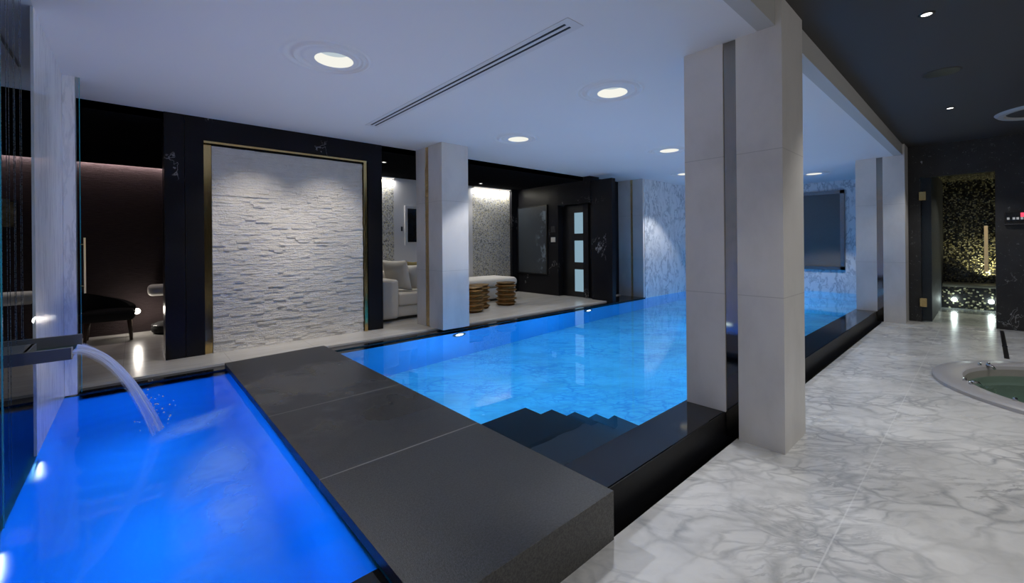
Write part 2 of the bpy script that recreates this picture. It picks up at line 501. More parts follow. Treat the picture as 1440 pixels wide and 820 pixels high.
def m_pane(name, tint, refl=0.08, rough=0.0):
    s = NT(name); v = s.coord()
    t = s.n('ShaderNodeBsdfTransparent'); t.inputs[0].default_value = tint + (1,)
    g = s.n('ShaderNodeBsdfGlossy'); g.inputs['Roughness'].default_value = rough
    g.inputs[0].default_value = (0.9, 0.95, 1, 1)
    fr = s.n('ShaderNodeFresnel'); fr.inputs['IOR'].default_value = 1.45
    f = s.math('MULTIPLY', fr.outputs[0], s.sstep(s.noise(v, 1.0, 1), 0, 1, refl * 9, refl * 11))
    mx = s.n('ShaderNodeMixShader'); s.l(f, mx.inputs[0]); s.l(t.outputs[0], mx.inputs[1]); s.l(g.outputs[0], mx.inputs[2])
    s.l(mx.outputs[0], s.out.inputs[0])
    return s.m
M['pane'] = m_pane('clear_pane', (0.84, 0.90, 0.93), 0.012)
M['steam_pane'] = m_pane('steam_pane', (0.86, 0.92, 0.92), 0.04)
M['pane_edge'] = plain('pane_edge', (0.03, 0.36, 0.46), 0.2, 0, 0.1)

def m_fall(name):
    s = NT(name)
    uv = s.n('ShaderNodeUVMap')
    mp = s.n('ShaderNodeMapping'); mp.inputs['Scale'].default_value = (9, 0.5, 1); s.l(uv.outputs[0], mp.inputs['Vector'])
    n = s.noise(mp.outputs[0], 3.0, 4, 0.6)
    u, vv, _ = s.xyz(uv.outputs[0])
    edge = s.math('MULTIPLY', s.math('MULTIPLY', u, s.math('SUBTRACT', 1.0, u)), 4.0)
    den = s.math('MULTIPLY', s.sstep(n, 0.2, 0.72, 0.3, 1.0), s.sstep(edge, 0.0, 0.6, 0.25, 1.0))
    den = s.math('MULTIPLY', den, s.sstep(vv, 0.55, 1.0, 1.0, 0.45))
    den = s.math('MULTIPLY', den, 0.9)
    d = s.n('ShaderNodeBsdfDiffuse'); d.inputs[0].default_value = (0.80, 0.84, 0.95, 1)
    tl = s.n('ShaderNodeBsdfTranslucent'); tl.inputs[0].default_value = (0.80, 0.86, 1.0, 1)
    a = s.n('ShaderNodeMixShader'); a.inputs[0].default_value = 0.5; s.l(d.outputs[0], a.inputs[1]); s.l(tl.outputs[0], a.inputs[2])
    gl = s.n('ShaderNodeBsdfGlossy'); gl.inputs['Roughness'].default_value = 0.15
    b = s.n('ShaderNodeMixShader'); b.inputs[0].default_value = 0.12; s.l(a.outputs[0], b.inputs[1]); s.l(gl.outputs[0], b.inputs[2])
    t = s.n('ShaderNodeBsdfTransparent')
    mx = s.n('ShaderNodeMixShader'); s.l(den, mx.inputs[0]); s.l(t.outputs[0], mx.inputs[1]); s.l(b.outputs[0], mx.inputs[2])
    s.l(mx.outputs[0], s.out.inputs[0])
    return s.m
M['fall'] = m_fall('falling_water')

def m_foam(name):
    s = NT(name); v = s.coord()
    w = s.warp(v, 2.2, 0.45, 3)
    n = s.noise(w, 1.7, 4, 0.55)
    uv = s.n('ShaderNodeUVMap'); u, vv, _ = s.xyz(uv.outputs[0])
    fade = s.math('MULTIPLY', s.math('MULTIPLY', u, s.math('SUBTRACT', 1.0, u)), 4.0)
    fade2 = s.math('MULTIPLY', s.math('MULTIPLY', vv, s.math('SUBTRACT', 1.0, vv)), 4.0)
    den = s.math('MULTIPLY', s.sstep(n, 0.30, 0.68), s.math('MULTIPLY', s.sstep(fade, 0.1, 1.15), s.sstep(fade2, 0.05, 1.1)))
    den = s.math('MULTIPLY', den, 0.72)
    tl = s.n('ShaderNodeBsdfTranslucent'); tl.inputs[0].default_value = (0.75, 0.88, 1.0, 1)
    d = s.n('ShaderNodeBsdfDiffuse'); d.inputs[0].default_value = (0.55, 0.85, 1.0, 1)
    a = s.n('ShaderNodeMixShader'); a.inputs[0].default_value = 0.5; s.l(d.outputs[0], a.inputs[1]); s.l(tl.outputs[0], a.inputs[2])
    t = s.n('ShaderNodeBsdfTransparent')
    mx = s.n('ShaderNodeMixShader'); s.l(den, mx.inputs[0]); s.l(t.outputs[0], mx.inputs[1]); s.l(a.outputs[0], mx.inputs[2])
    s.l(mx.outputs[0], s.out.inputs[0])
    return s.m
M['foam'] = m_foam('froth_and_reflection')

M['lens'] = emit('downlight_lens', (0.80, 0.93, 1.0), 0.62)
M['cup'] = emit('downlight_cup', (1.0, 0.99, 0.90), 0.92)
M['spot_lens'] = emit('spot_lens', (1.0, 0.97, 0.92), 3.0)
M['pool_lens'] = emit('pool_lens', (0.75, 0.92, 1.0), 4.0)
M['cove'] = emit('cove_strip', (1.0, 0.94, 0.84), 1.3)
M['globe'] = emit('globe_bulb', (1.0, 0.93, 0.82), 12.0)
M['frost'] = emit('frosted_glow_glass', (0.38, 0.60, 0.74), 0.62)  # pane glow put in as emission; no light stands behind the door
M['led_red'] = emit('red_led', (1.0, 0.08, 0.15), 1.2)
M['led_white'] = emit('pale_led', (0.7, 0.72, 0.75), 0.45)
M['screen'] = plain('dark_screen', (0.012, 0.014, 0.018), 0.12, 0, 0.2)

def m_glass_painted_refl(name):
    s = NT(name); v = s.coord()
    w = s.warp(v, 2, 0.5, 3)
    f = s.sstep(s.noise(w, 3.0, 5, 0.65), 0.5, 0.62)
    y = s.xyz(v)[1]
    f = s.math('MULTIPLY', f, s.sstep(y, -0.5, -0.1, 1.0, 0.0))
    s.pbr(s.mix(f, (0.035, 0.042, 0.05), (0.16, 0.20, 0.24)), 0.1, 0, None, 0.6)  # pale bluish reflection mixed into the base colour
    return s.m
M['glass_painted_refl'] = m_glass_painted_refl('smoked_glass')

def m_weave(name):
    s = NT(name); v = s.coord(scale=(1, 1, 1.6))
    w = s.warp(v, 3, 0.25, 2)
    wv = s.n('ShaderNodeTexWave', wave_type='BANDS', bands_direction='Z'); wv.inputs['Scale'].default_value = 18; wv.inputs['Distortion'].default_value = 6
    s.l(w, wv.inputs['Vector'])
    s.pbr(s.mix(wv.outputs['Fac'], (0.10, 0.092, 0.085), (0.19, 0.175, 0.16)), 0.6, 0, s.bump(wv.outputs['Fac'], 0.4, 0.01))
    return s.m
M['weave'] = m_weave('woven_relief')

def m_goldart(name):
    s = NT(name); v = s.coord()
    n = s.noise(s.warp(v, 5, 0.3), 7, 4)
    s.pbr(s.ramp(n, [(0.3, (0.05, 0.04, 0.02)), (0.5, (0.22, 0.17, 0.08)), (0.7, (0.4, 0.33, 0.18))]), 0.4, 0.3)
    return s.m
M['goldart'] = m_goldart('gold_relief')

# ================================================================== ROOM SHELL
# --- floor beside the pool with a round opening for the hot tub
TX, TY, TR = 6.75, -0.86, 1.27
structure('floor', holed_plane(BM(), -1.3, 12.6, -4.2, 1.27, 0.0, [(TX, TY, TR - 0.03)]), M['floor'], 'grey veined white marble floor beside the pool and hot tub', 'floor')
structure('floor_lounge', box(mkbox(-2.6, 7.86, YR, 9.0, ZF - 0.1, ZF), 7.86, 9.3, 6.1, 9.0, ZF - 0.1, ZF), M['lounge_floor'], 'pale beige stone floor of the lounge behind the pool', 'floor')

# --- white pool ceiling with holes for the rippled downlights
DL = [(1.247, 3.592), (3.66, 2.535), (4.222, 4.567), (6.69, 3.517), (9.26, 4.50), (11.6, 2.6), (0.9, 0.0)]
DL = DL[:6]
RO = 0.37
holes = [(x - 0.07, y - 0.01, RO) for x, y in DL]
SLX0, SLX1, SLY0, SLY1 = 2.205, 2.375, 1.88, 5.27
bm = holed_plane(BM(), -2.6, XEND + 0.1, 0.99, 6.2, ZC, holes, up=False)
structure('ceiling', bm, M['ceiling'], 'smooth white plaster ceiling over the swimming pool', 'ceiling')
structure('ceiling_dark', mkbox(-1.3, 12.6, -4.2, 0.99, ZD, ZD + 0.1), M['dark_ceiling'], 'charcoal ceiling over the hot tub walkway', 'ceiling')
structure('ceiling_lounge', mkbox(-2.6, 9.3, 6.2, 9.0, ZL, ZL + 0.25), M['black_gloss'], 'glossy black ceiling of the lounge', 'ceiling')
structure('trim_1', mkbox(-1.3, 10.95, 0.985, 1.10, ZC - 0.002, ZD + 0.02), M['fascia'], 'grey beam face stepping from white ceiling up to charcoal ceiling', 'beam')

# --- walls
structure('wall_back', mkbox(-1.4, 12.6, -4.3, -4.2, -0.1, ZD), M['black_marble_speck'], 'dark marble wall behind the walkway', 'wall')
structure('wall_near', mkbox(-1.4, -1.3, -4.2, 1.27, -0.1, ZD), M['white_wall'], 'plain pale wall closing the walkway', 'wall')
structure('wall_left', mkbox(-0.62, -0.485, 1.27, 3.075, -1.2, ZC), M['streak_marble'], 'streaked white marble wall of the plunge pool', 'wall')
# burgundy lounge wall, middle lounge back wall, end walls
structure('wall_burgundy', mkbox(-2.6, 1.6, 8.55, 8.7, 0.1, ZL), M['burgundy'], 'burgundy grasscloth wall washed by a hidden cove light', 'wall')
structure('wall_lounge_side', mkbox(-2.7, -2.6, 5.4, 9.0, -0.1, ZC), M['burgundy'], 'dark side wall of the lounge', 'wall')
structure('wall_partition', mkbox(1.58, 1.72, 6.62, 8.7, 0.1, ZL), M['black_marble'], 'dark partition wall behind the split stone panel', 'wall')
structure('wall_lounge_back', mkbox(4.18, 6.28, 8.5, 8.7, 0.1, ZL), M['white_wall'], 'white lounge wall behind the sofa with a wall screen', 'wall')
structure('wall_mosaic_left', mkbox(1.72, 4.18, 8.5, 8.7, 0.1, ZL), M['mosaic_silver'], 'silver mosaic wall beside the white lounge wall', 'wall')
structure('wall_mosaic_right', mkbox(6.28, 7.52, 8.5, 8.7, 0.1, ZL), M['mosaic_silver'], 'silver and grey mosaic wall lit from above behind the daybed', 'wall')
bm = BM()
box(bm, 7.52, 7.95, 8.42, 8.7, 0.1, ZL)
box(bm, 7.75, 7.95, 6.98, 8.42, 0.1, ZL)                # wall with glass panel
box(bm, 7.751, 8.1, 6.0, 6.98, 2.43, ZC)                # lintel above the door
box(bm, 7.98, 8.1, 6.0, 6.98, 0.1, 2.43)                # recess back
box(bm, 7.80, 7.93, 5.44, 6.0, 0.194, 2.93)             # end pier by the pool rim
box(bm, 7.87, 9.2, 6.15, 6.3, 0.1, ZC)                  # closing wall to the marble
structure('wall_lounge_right', bm, M['black_marble'], 'black marble lounge wall with white splash veins around the glazed door', 'wall')
# pool walls
structure('wall_pool_far', mkbox(9.16, XEND, YE + 0.04, YE + 0.2, -1.4, ZC), M['carrara'], 'grey veined white marble wall along the deep side of the pool', 'wall')
structure('wall_pool_end', mkbox(XEND, XEND + 0.15, 1.0, YE + 0.2, -1.4, ZC), M['carrara'], 'grey veined marble wall closing the far end of the pool', 'wall')
# wall of the steam room
bm = BM()
box(bm, 10.8, 10.95, -4.2, -0.115, -0.05, ZD)
box(bm, 10.8, 10.95, 0.79, 1.3, -0.05, ZD)
box(bm, 10.8, 10.95, -0.115, 0.79, 2.655, ZD)
structure('wall_right', bm, M['black_marble_speck'], 'black speckled marble wall around the steam room doorway', 'wall')

# --- split stone feature wall: hand-laid ledger stones of irregular depth
bm = BM()
X0, X1, Z0, Z1 = 0.70, 2.545, ZF, 2.71
z = Z0
rs = random.Random(11)
while z < Z1 - 0.005:
    h = min(rs.choice((0.02, 0.026, 0.032, 0.038)), Z1 - z)
    x = X0
    while x < X1 - 0.002:
        w = min(rs.uniform(0.05, 0.20), X1 - x)
        if X1 - x - w < 0.05: w = X1 - x
        d = rs.uniform(0.0, 0.010) if rs.random() < 0.86 else rs.uniform(0.010, 0.020)
        nx = max(2, int(w / 0.07)); cols = []
        for i in range(nx + 1):
            xx = x + w * i / nx
            col = []
            for j in range(3):
                zz = z + h * j / 2
                k = mnoise.noise(Vector((xx * 11 + 3, zz * 9, 1.7)))
                edge = 0.002 if (j != 1) else 0.0
                col.append(bm.verts.new((xx, 6.2 - d - 0.004 * k + edge, zz)))
            cols.append(col)
        for i in range(nx):
            for j in range(2):
                bm.faces.new((cols[i][j], cols[i + 1][j], cols[i + 1][j + 1], cols[i][j + 1]))
        # top, bottom and ends back to the wall plane
        def back(v): return bm.verts.new((v.co.x, 6.235, v.co.z))
        bt = [back(c[2]) for c in cols]; bb = [back(c[0]) for c in cols]
        for i in range(nx):
            bm.faces.new((cols[i][2], cols[i + 1][2], bt[i + 1], bt[i]))
            bm.faces.new((cols[i + 1][0], cols[i][0], bb[i], bb[i + 1]))
        bm.faces.new((cols[0][0], cols[0][1], cols[0][2], bt[0], bb[0]))
        bm.faces.new((cols[-1][2], cols[-1][1], cols[-1][0], bb[-1], bt[-1]))
        x += w
    z += h
structure('wall_feature', bm, M['split'], 'white split face ledger stone wall panel framed in black marble', 'wall')
# black marble surround: piers and header
bm = BM()
box(bm, 0.255, 0.438, 6.185, 6.62, ZF, ZC)
box(bm, 0.442, 0.62, 6.185, 6.62, ZF, ZC)
structure('trim_2', bm, M['black_marble'], 'black marble pier with white vein beside the burgundy lounge', 'pier')
structure('trim_3', mkbox(2.625, 2.85, 6.185, 6.62, ZF, ZC), M['black_marble'], 'black marble pier between the stone panel and the sofa', 'pier')
structure('trim_4', mkbox(0.62, 2.625, 6.185, 6.62, 2.76, ZC), M['black_marble'], 'black marble header over the split stone panel', 'header')
structure('trim_5', mkbox(0.62, 0.70, 6.225, 6.6, ZF, 2.76), M['brass'], 'brass reveal strip beside the stone panel next to the burgundy lounge', 'trim')
structure('trim_6', mkbox(2.555, 2.60, 6.165, 6.235, ZF, 2.735), M['brass'], 'thin brass edge strip of the stone panel next to the sofa', 'trim')
structure('trim_7', mkbox(0.62, 2.6, 6.165, 6.185, 2.735, 2.76), M['brass'], 'thin brass strip along the top of the stone panel', 'trim')
structure('trim_8', mkbox(0.62, 2.625, 6.24, 6.62, ZF, 2.76), M['black'], 'dark backing behind the stone panel', 'trim')
structure('trim_9', mkbox(-2.6, 0.255, 6.2, 6.24, ZL - 0.001, ZC), M['black_gloss'], 'narrow black ceiling edge over the burgundy lounge', 'trim')
structure('trim_10', mkbox(2.85, 7.75, 6.2, 6.24, ZL - 0.001, ZC), M['black_gloss'], 'narrow black ceiling edge over the sofa lounge', 'trim')
# bulkheads hiding the coves
structure('trim_11', mkbox(-2.6, 0.6, 8.28, 8.40, 2.70, ZL), M['black_gloss'], 'black bulkhead hiding the cove light on the burgundy wall', 'trim')

def cove(name, x0, x1, y0, y1, z, label):
    r = thing(name, label, 'light', ((x0 + x1) / 2, (y0 + y1) / 2, z))
    L = r.location.copy()
    obj('housing', mkbox(x0, x1, y0, y1, z, z + 0.02), M['slot_white'], r, L)
    obj('light_strip', mkbox(x0 + 0.01, x1 - 0.01, y0 + 0.01, y1 - 0.01, z - 0.012, z), M['cove'], r, L)
    return r

def area(name, loc, sx, sy, power, color, rot=(0, 0, 0)):
    glossy = 'cove' not in name
    l = bpy.data.lights.new(name, 'AREA'); l.shape = 'RECTANGLE'; l.size = sx; l.size_y = sy; l.energy = power; l.color = color
    o = bpy.data.objects.new(name, l); C.objects.link(o); o.location = loc; o.rotation_euler = rot; o.visible_glossy = glossy
    return o
def spot(name, loc, power, angle, blend, color, rot=(0, 0, 0), radius=0.03):
    l = bpy.data.lights.new(name, 'SPOT'); l.energy = power; l.spot_size = math.radians(angle); l.spot_blend = blend; l.color = color
    l.shadow_soft_size = radius
    o = bpy.data.objects.new(name, l); C.objects.link(o); o.location = loc; o.rotation_euler = rot
    return o
def point(name, loc, power, color, radius=0.05):
    l = bpy.data.lights.new(name, 'POINT'); l.energy = power; l.color = color; l.shadow_soft_size = radius
    o = bpy.data.objects.new(name, l); C.objects.link(o); o.location = loc
    return o

cove('cove_light', -2.55, 0.6, 8.46, 8.53, 2.76, 'pale cove light strip along the top of the burgundy wall')
area('lamp_cove_burgundy', (-0.95, 8.525, 2.74), 3.1, 0.03, 17, (1.0, 0.86, 0.84), (math.radians(2), 0, 0))
cove('cove_light', 1.8, 4.17, 8.42, 8.48, 2.925, 'warm cove light strip on top of the mosaic beside the sofa')
area('lamp_cove_sofa', (3.4, 8.45, 2.90), 1.5, 0.04, 24, (1.0, 0.97, 0.92), (math.radians(8), 0, 0))
cove('cove_light', 6.30, 7.50, 8.42, 8.48, 2.925, 'warm cove light strip on top of the mosaic behind the daybed')
area('lamp_cove_daybed', (6.9, 8.45, 2.90), 1.15, 0.04, 22, (1.0, 0.98, 0.94), (math.radians(8), 0, 0))

# ================================================================== POOL
DEEP = ZW - 1.47
# basin of the main pool (inside faces) and plunge pool
bm = BM()
box(bm, 1.62, XEND, 1.5, YE + 0.3, DEEP - 0.1, DEEP)
box(bm, 1.62, XEND, YE, YE + 0.03, DEEP, ZW - 0.02, 1)
box(bm, 1.55, 1.62, 1.5, YE, DEEP, 0.10, 1)
structure('floor_pool', bm, [M['pool_tile'], M['pool_side']], 'veined pale marble basin of the swimming pool', 'pool basin')
bm = BM()
PD = ZW - 0.95
box(bm, -1.5, 0.76, 1.5, YE + 0.1, PD - 0.1, PD)
box(bm, 0.75, 0.80, 1.65, YE, PD, 0.10)
box(bm, -1.5, 0.8, YE, YE + 0.03, PD, ZW - 0.02)
box(bm, -1.5, -1.45, 1.3, YE, PD, 0.2)
box(bm, XG0 - 0.03, XG0 - 0.002, 1.66, YE, PD, ZW - 0.003)
structure('floor_plunge', bm, M['plunge_tile'], 'pale basin of the plunge pool with the water spout', 'pool basin')

def taper(bm):
    """the slab runs a touch off square to the pool"""
    for v in bm.verts:
        t = (v.co.y - 1.26) / 4.3
        v.co.x -= (0.02 + 0.015 * (v.co.x > 1.3)) * t
        if t > 0.5: v.co.y += -0.03 if v.co.x > 1.3 else -0.12
    return bm
def slab_grid(x0, x1, y0, y1, z):
    bm = BM(); quad(bm, (x0, y0, z), (x1, y0, z), (x1, y1, z), (x0, y1, z)); return bm
w1 = obj('swimming_pool_water', slab_grid(1.62, XEND, 1.60, YE, ZW), M['water']); tag(w1, 'still bright blue water filling the long swimming pool', 'water', None, 'stuff')
w2 = obj('plunge_pool_water', slab_grid(-1.46, 0.78, 1.60, YE, ZW), M['water_jet']); tag(w2, 'deep blue water of the plunge pool under the spout', 'water', None, 'stuff')

# coping: black granite, wide overflow edge on the walkway side, narrow rim on the lounge side
r = thing('pool_coping', 'wet black granite overflow edge of the pool along the marble walkway', 'pool edge', (6.5, 1.5, 0))
L = r.location.copy()
obj('coping_stone', mkbox(1.803, XEND - 0.003, 1.36, 1.675, -1.35, ZW + 0.006, bev=0.004, seg=1), M['wet_granite'], r, L)
obj('outer_face', mkbox(1.803, 10.79, 1.352, 1.359, -0.10, ZW + 0.002), M['black_face'], r, L, label='dull black outer face of the pool edge')
obj('gutter', mkbox(1.803, 10.79, 1.275, 1.36, -0.16, -0.10), M['black'], r, L)
r = tag(obj('plunge_coping', mkbox(-0.48, 0.732, 1.275, 1.652, -1.15, ZW + 0.012, bev=0.004, seg=1), M['wet_granite']), 'black granite edge closing the near end of the plunge pool beside the walkway slab', 'pool edge')
bm = mkbox(-0.378, 9.08, YE, YR, 0.02, ZW + 0.014)
box(bm, -1.44, -0.49, YE, YR, 0.02, ZW + 0.014)
box(bm, 8.12, 9.08, YR, 6.14, 0.02, ZW + 0.014)
box(bm, 7.94, 8.12, YR, 5.98, 0.02, ZW + 0.014)
rim = obj('pool_edging', bm, M['wet_granite'])
tag(rim, 'narrow black granite rim of the pool along the lounge floor', 'pool edge')

# granite walkway between the pools
r = thing('stone_walkway', 'dark grey granite walkway slab bridging the two pools', 'walkway', (1.27, 3.4, 0))
L = r.location.copy()
bm = BM()
box(bm, 0.735, 1.80, 1.262, 5.57, 0.196, 0.247, bev=0.0012, seg=1)
obj('paving_slab', taper(bm), M['granite'], r, L)
bm = BM()
box(bm, 0.80, 1.79, 1.272, 5.405, -1.2, 0.192)
for v in bm.verts: v.co.x -= 0.03 * (v.co.y - 1.26) / 4.3 if v.co.x > 1.3 else 0
obj('slab_base', bm, M['wet_granite'], r, L, label='black base under the slab')
obj('front_face', mkbox(0.735, 1.80, 1.2605, 1.272, 0.0, 0.2465), M['granite_front_lit'], r, L)

# submerged stair descending away from the walkway
r = thing('pool_stair', 'black granite steps going down under the pool water beside the walkway', 'steps', (2.6, 2.1, DEEP))
L = r.location.copy()
xs = [1.803, 2.445, 2.769, 3.085, 3.41, 3.72]
ds = [0.15, 0.417, 0.69, 0.966, 1.226]
for i in range(5):
    obj('step', mkbox(xs[i], xs[i + 1], 1.678, 2.588, DEEP, ZW - ds[i]), M['step_granite'], r, L)

# underwater lights
def pool_light(x, y, z, label):
    r = thing('pool_light', label, 'underwater light', (x, y, z), 0, 'underwater lights in the pool wall')
    def ring(prof):
        bm = lathe(BM(), prof, n=28)
        bmesh.ops.rotate(bm, verts=bm.verts, cent=(0, 0, 0), matrix=Matrix.Rotation(PI / 2, 3, 'X'))
        return bm
    obj('bezel', ring([(0.075, 0.0), (0.12, 0.004), (0.12, 0.012), (0.075, 0.018)]), M['dark_metal'], r, smooth=True, split=0.6)
    bm = disc(BM(), 0, 0, 0.012, 0.076); bmesh.ops.rotate(bm, verts=bm.verts, cent=(0, 0, 0), matrix=Matrix.Rotation(PI / 2, 3, 'X'))
    obj('lens', bm, M['pool_lens'], r)
    return r
pool_light(3.72, YE - 0.001, -0.12, 'round white underwater light beneath the pier with the gold slit')
pool_light(6.90, YE - 0.001, -0.12, 'round white underwater light in front of the glazed lounge door')
for y, lb in ((3.92, 'underwater light glowing on the plunge pool wall below the spout'), (2.86, 'underwater light glowing at the near end of the plunge pool wall')):
    q = thing('pool_light', lb, 'underwater light', (XG0 + 0.003, y, 0.02), 0, 'underwater lights of the plunge pool')
    for nm, bm, mm in (('bezel', lathe(BM(), [(0.10, 0.0), (0.13, 0.004), (0.13, 0.010), (0.10, 0.014)], n=28), M['slot_white']), ('lens', disc(BM(), 0, 0, 0.012, 0.10), M['pool_lens'])):
        bmesh.ops.rotate(bm, verts=bm.verts, cent=(0, 0, 0), matrix=Matrix.Rotation(PI / 2, 3, 'Y'))
        obj(nm, bm, mm, q)
BLUE = (0.0, 0.36, 1.0)
for i, (x, y, p) in enumerate([(3.3, 4.6, 30), (5.6, 4.4, 36), (5.4, 2.5, 34), (7.9, 3.5, 40), (10.2, 3.4, 44), (12.3, 3.3, 44), (3.9, 3.0, 22), (2.9, 3.6, 12)]):
    o = point('lamp_pool', (x, y, -0.25), p, BLUE, 0.12); o.visible_transmission = False
for i, (x, y, p) in enumerate([(0.15, 2.3, 10), (0.15, 3.4, 9), (0.0, 4.6, 8.5), (-1.0, 4.2, 2.2)]):
    o = point('lamp_plunge', (x, y, -0.3), p, (0.0, 0.23, 1.0), 0.12); o.visible_transmission = False

# ================================================================== PIERS
def pier(x0, x1, ys, label, zt, z_out, z_in, rec, smat, refl_ribs=False):
    """two white stone fins with a recessed mirror strip between them"""
    r = thing('marble_pier', label, 'pier', ((x0 + x1) / 2, (ys[0] + ys[3]) / 2, 0), 0, 'white stone piers around the pool')
    L = r.location.copy()
    obj('fin', mkbox(x0, x1, ys[0], ys[1], z_out, zt), M['pier'], r, L)
    obj('fin', mkbox(x0, x1, ys[2], ys[3], z_in, ZC), M['pier'], r, L)
    bm = mkbox(x0 + rec + (0.012 if refl_ribs else 0), x1 - rec, ys[1], ys[2], max(0.0, min(z_out, z_in)), ZC)
    if refl_ribs:  # ridges imitate the lit stone edges reflected in the strip
        z = 0.24; k = 0
        while z < 2.72:
            hh = rs.uniform(0.02, 0.05)
            box(bm, x0 + rec + 0.002 - rs.uniform(0.0, 0.006), x0 + rec + 0.03, ys[1] + 0.001, ys[2] - 0.001, z, z + hh - 0.006)
            z += hh
    obj('mirror_strip', bm, smat, r, L, label='bronze mirrored strip')
    return r
pier(3.40, 3.905, (0.945, 1.25, 1.345, 1.652), 'large white stone pier standing on the walkway floor by the pool corner', ZD, 0.0, ZW + 0.007, 0.012, M['bronze_mirror'])
pier(3.437, 3.92, (YE + 0.003, 5.80, 5.91, 6.185), 'white stone pier in the pool rim between sofa and daybed', ZC, ZF + 0.001, ZF + 0.001, 0.004, M['gold_painted_refl'], True)
pier(9.085, 9.155, (YE + 0.05, 5.735, 5.80, 6.145), 'slim white stone pier at the end of the black lounge wall', ZC, 0.10, 0.10, 0.003, M['gold_painted_refl'])
pier(10.30, 10.77, (0.955, 1.255, 1.345, 1.65), 'white stone pier beside the steam room wall at the walkway end', ZD, 0.0, ZW + 0.007, 0.012, M['bronze_mirror'])

# ================================================================== CEILING FITTINGS
def downlight(x, y, label):
    r = thing('downlight', label, 'ceiling light', (x, y, ZC), 0, 'recessed rippled downlights in the white ceiling')
    cx, cy, ro, ri = -0.07, -0.01, RO, 0.15
    bm = BM(); rings = []
    NR, n = 44, 64
    for i in range(NR + 1):
        t = i / NR
        R = ro + (ri - ro) * t; ox = cx * (1 - t); oy = cy * (1 - t)
        amp = 0.010 * math.sin(PI * min(1, t * 1.15)) ** 2 if t < 0.87 else 0
        zz = amp * math.sin(t * 2 * PI * 3.6) if 0 < i < NR else 0
        rings.append([bm.verts.new((ox + R * math.cos(2 * PI * k / n), oy + R * math.sin(2 * PI * k / n), zz)) for k in range(n)])
    for i in range(NR):
        for k in range(n):
            bm.faces.new((rings[i][(k + 1) % n], rings[i][k], rings[i + 1][k], rings[i + 1][(k + 1) % n]))
    obj('ripple_surround', bm, M['ceiling'], r, smooth=True)
    obj('reflector', lathe(BM(), [(0.15, 0.0), (0.142, 0.05), (0.135, 0.085)], n=48), M['cup'], r, smooth=True)
    obj('lens', disc(BM(), 0, 0, 0.085, 0.135, 48, False), M['lens'], r)
    return r
dl_labels = ['rippled round downlight with the widest rings, above the plunge pool edge',
             'round downlight beside the ceiling air slot, above the large pier steps',
             'round downlight above the pier with the gold slit',
             'round downlight over the middle of the pool past the large pier',
             'small round downlight beside the veined marble pool wall',
             'round downlight over the far end of the pool by the woven panel']
for (x, y), lb in zip(DL, dl_labels):
    downlight(x, y, lb)
    spot('lamp_downlight', (x, y, ZC - 0.005), 110, 92, 0.18, (0.97, 0.97, 1.0), radius=0.09)

# slot diffuser
r = thing('air_slot', 'long narrow white linear air diffuser with two black slits in the ceiling', 'air vent', ((SLX0 + SLX1) / 2, (SLY0 + SLY1) / 2, ZC))
L = r.location.copy()
obj('frame', mkbox(SLX0, SLX1, SLY0, SLY1, ZC - 0.004, ZC - 0.0005), M['slot_white'], r, L)
for a in (SLX0 + 0.045, SLX0 + 0.098):
    obj('slot', mkbox(a, a + 0.02, SLY0 + 0.07, SLY1 - 0.07, ZC - 0.006, ZC - 0.003), M['slot_dark'], r, L)

def small_spot(x, y, z, rad, label, group):
    r = thing('recessed_spot', label, 'ceiling light', (x, y, z), 0, group)
    obj('trim_ring', lathe(BM(), [(rad, -0.004), (rad * 1.45, -0.006), (rad * 1.6, 0.0)], n=24), M['black'], r, smooth=True)
    obj('lens', disc(BM(), 0, 0, -0.003, rad, 24, False), M['spot_lens'], r)
    return r
gd = 'recessed spots in the charcoal ceiling'
small_spot(4.534, 0.289, ZD, 0.032, 'small recessed spot in the charcoal ceiling in front of the speaker grille', gd)
small_spot(7.989, 0.297, ZD, 0.032, 'small recessed spot in the charcoal ceiling between speaker grille and ring recess', gd)
gl = 'recessed spots in the black lounge ceiling'
small_spot(3.262, 6.991, ZL, 0.03, 'tiny recessed spot in the black ceiling above the sofa', gl)
small_spot(6.172, 8.012, ZL, 0.03, 'tiny recessed spot in the black ceiling above the daybed', gl)
r = thing('ceiling_speaker', 'round dark speaker grille flush in the charcoal ceiling', 'speaker', (6.22, 0.29, ZD))
obj('grille', disc(BM(), 0, 0, -0.006, 0.135, 40, False), M['black'], r)
obj('rim', lathe(BM(), [(0.135, -0.006), (0.145, -0.008), (0.15, 0.0)], n=40), M['dark_ceiling'], r, smooth=True)
# ring recess over the hot tub
r = thing('ceiling_ring', 'pale ring recess with painted cove glow in the charcoal ceiling over the hot tub', 'ceiling light', (9.05, -0.62, ZD))
bm = lathe(BM(), [(0.42, -0.004), (0.44, -0.03), (0.50, -0.03), (0.53, 0.0)], n=64)
obj('ring', bm, plain('ring_painted_glow', (0.42, 0.43, 0.43), 0.5), r, smooth=True, split=0.6)  # cove glow put into the pale ring colour; the ring emits nothing
obj('disc', disc(BM(), 0, 0, -0.006, 0.42, 64, False), M['dark_ceiling'], r)

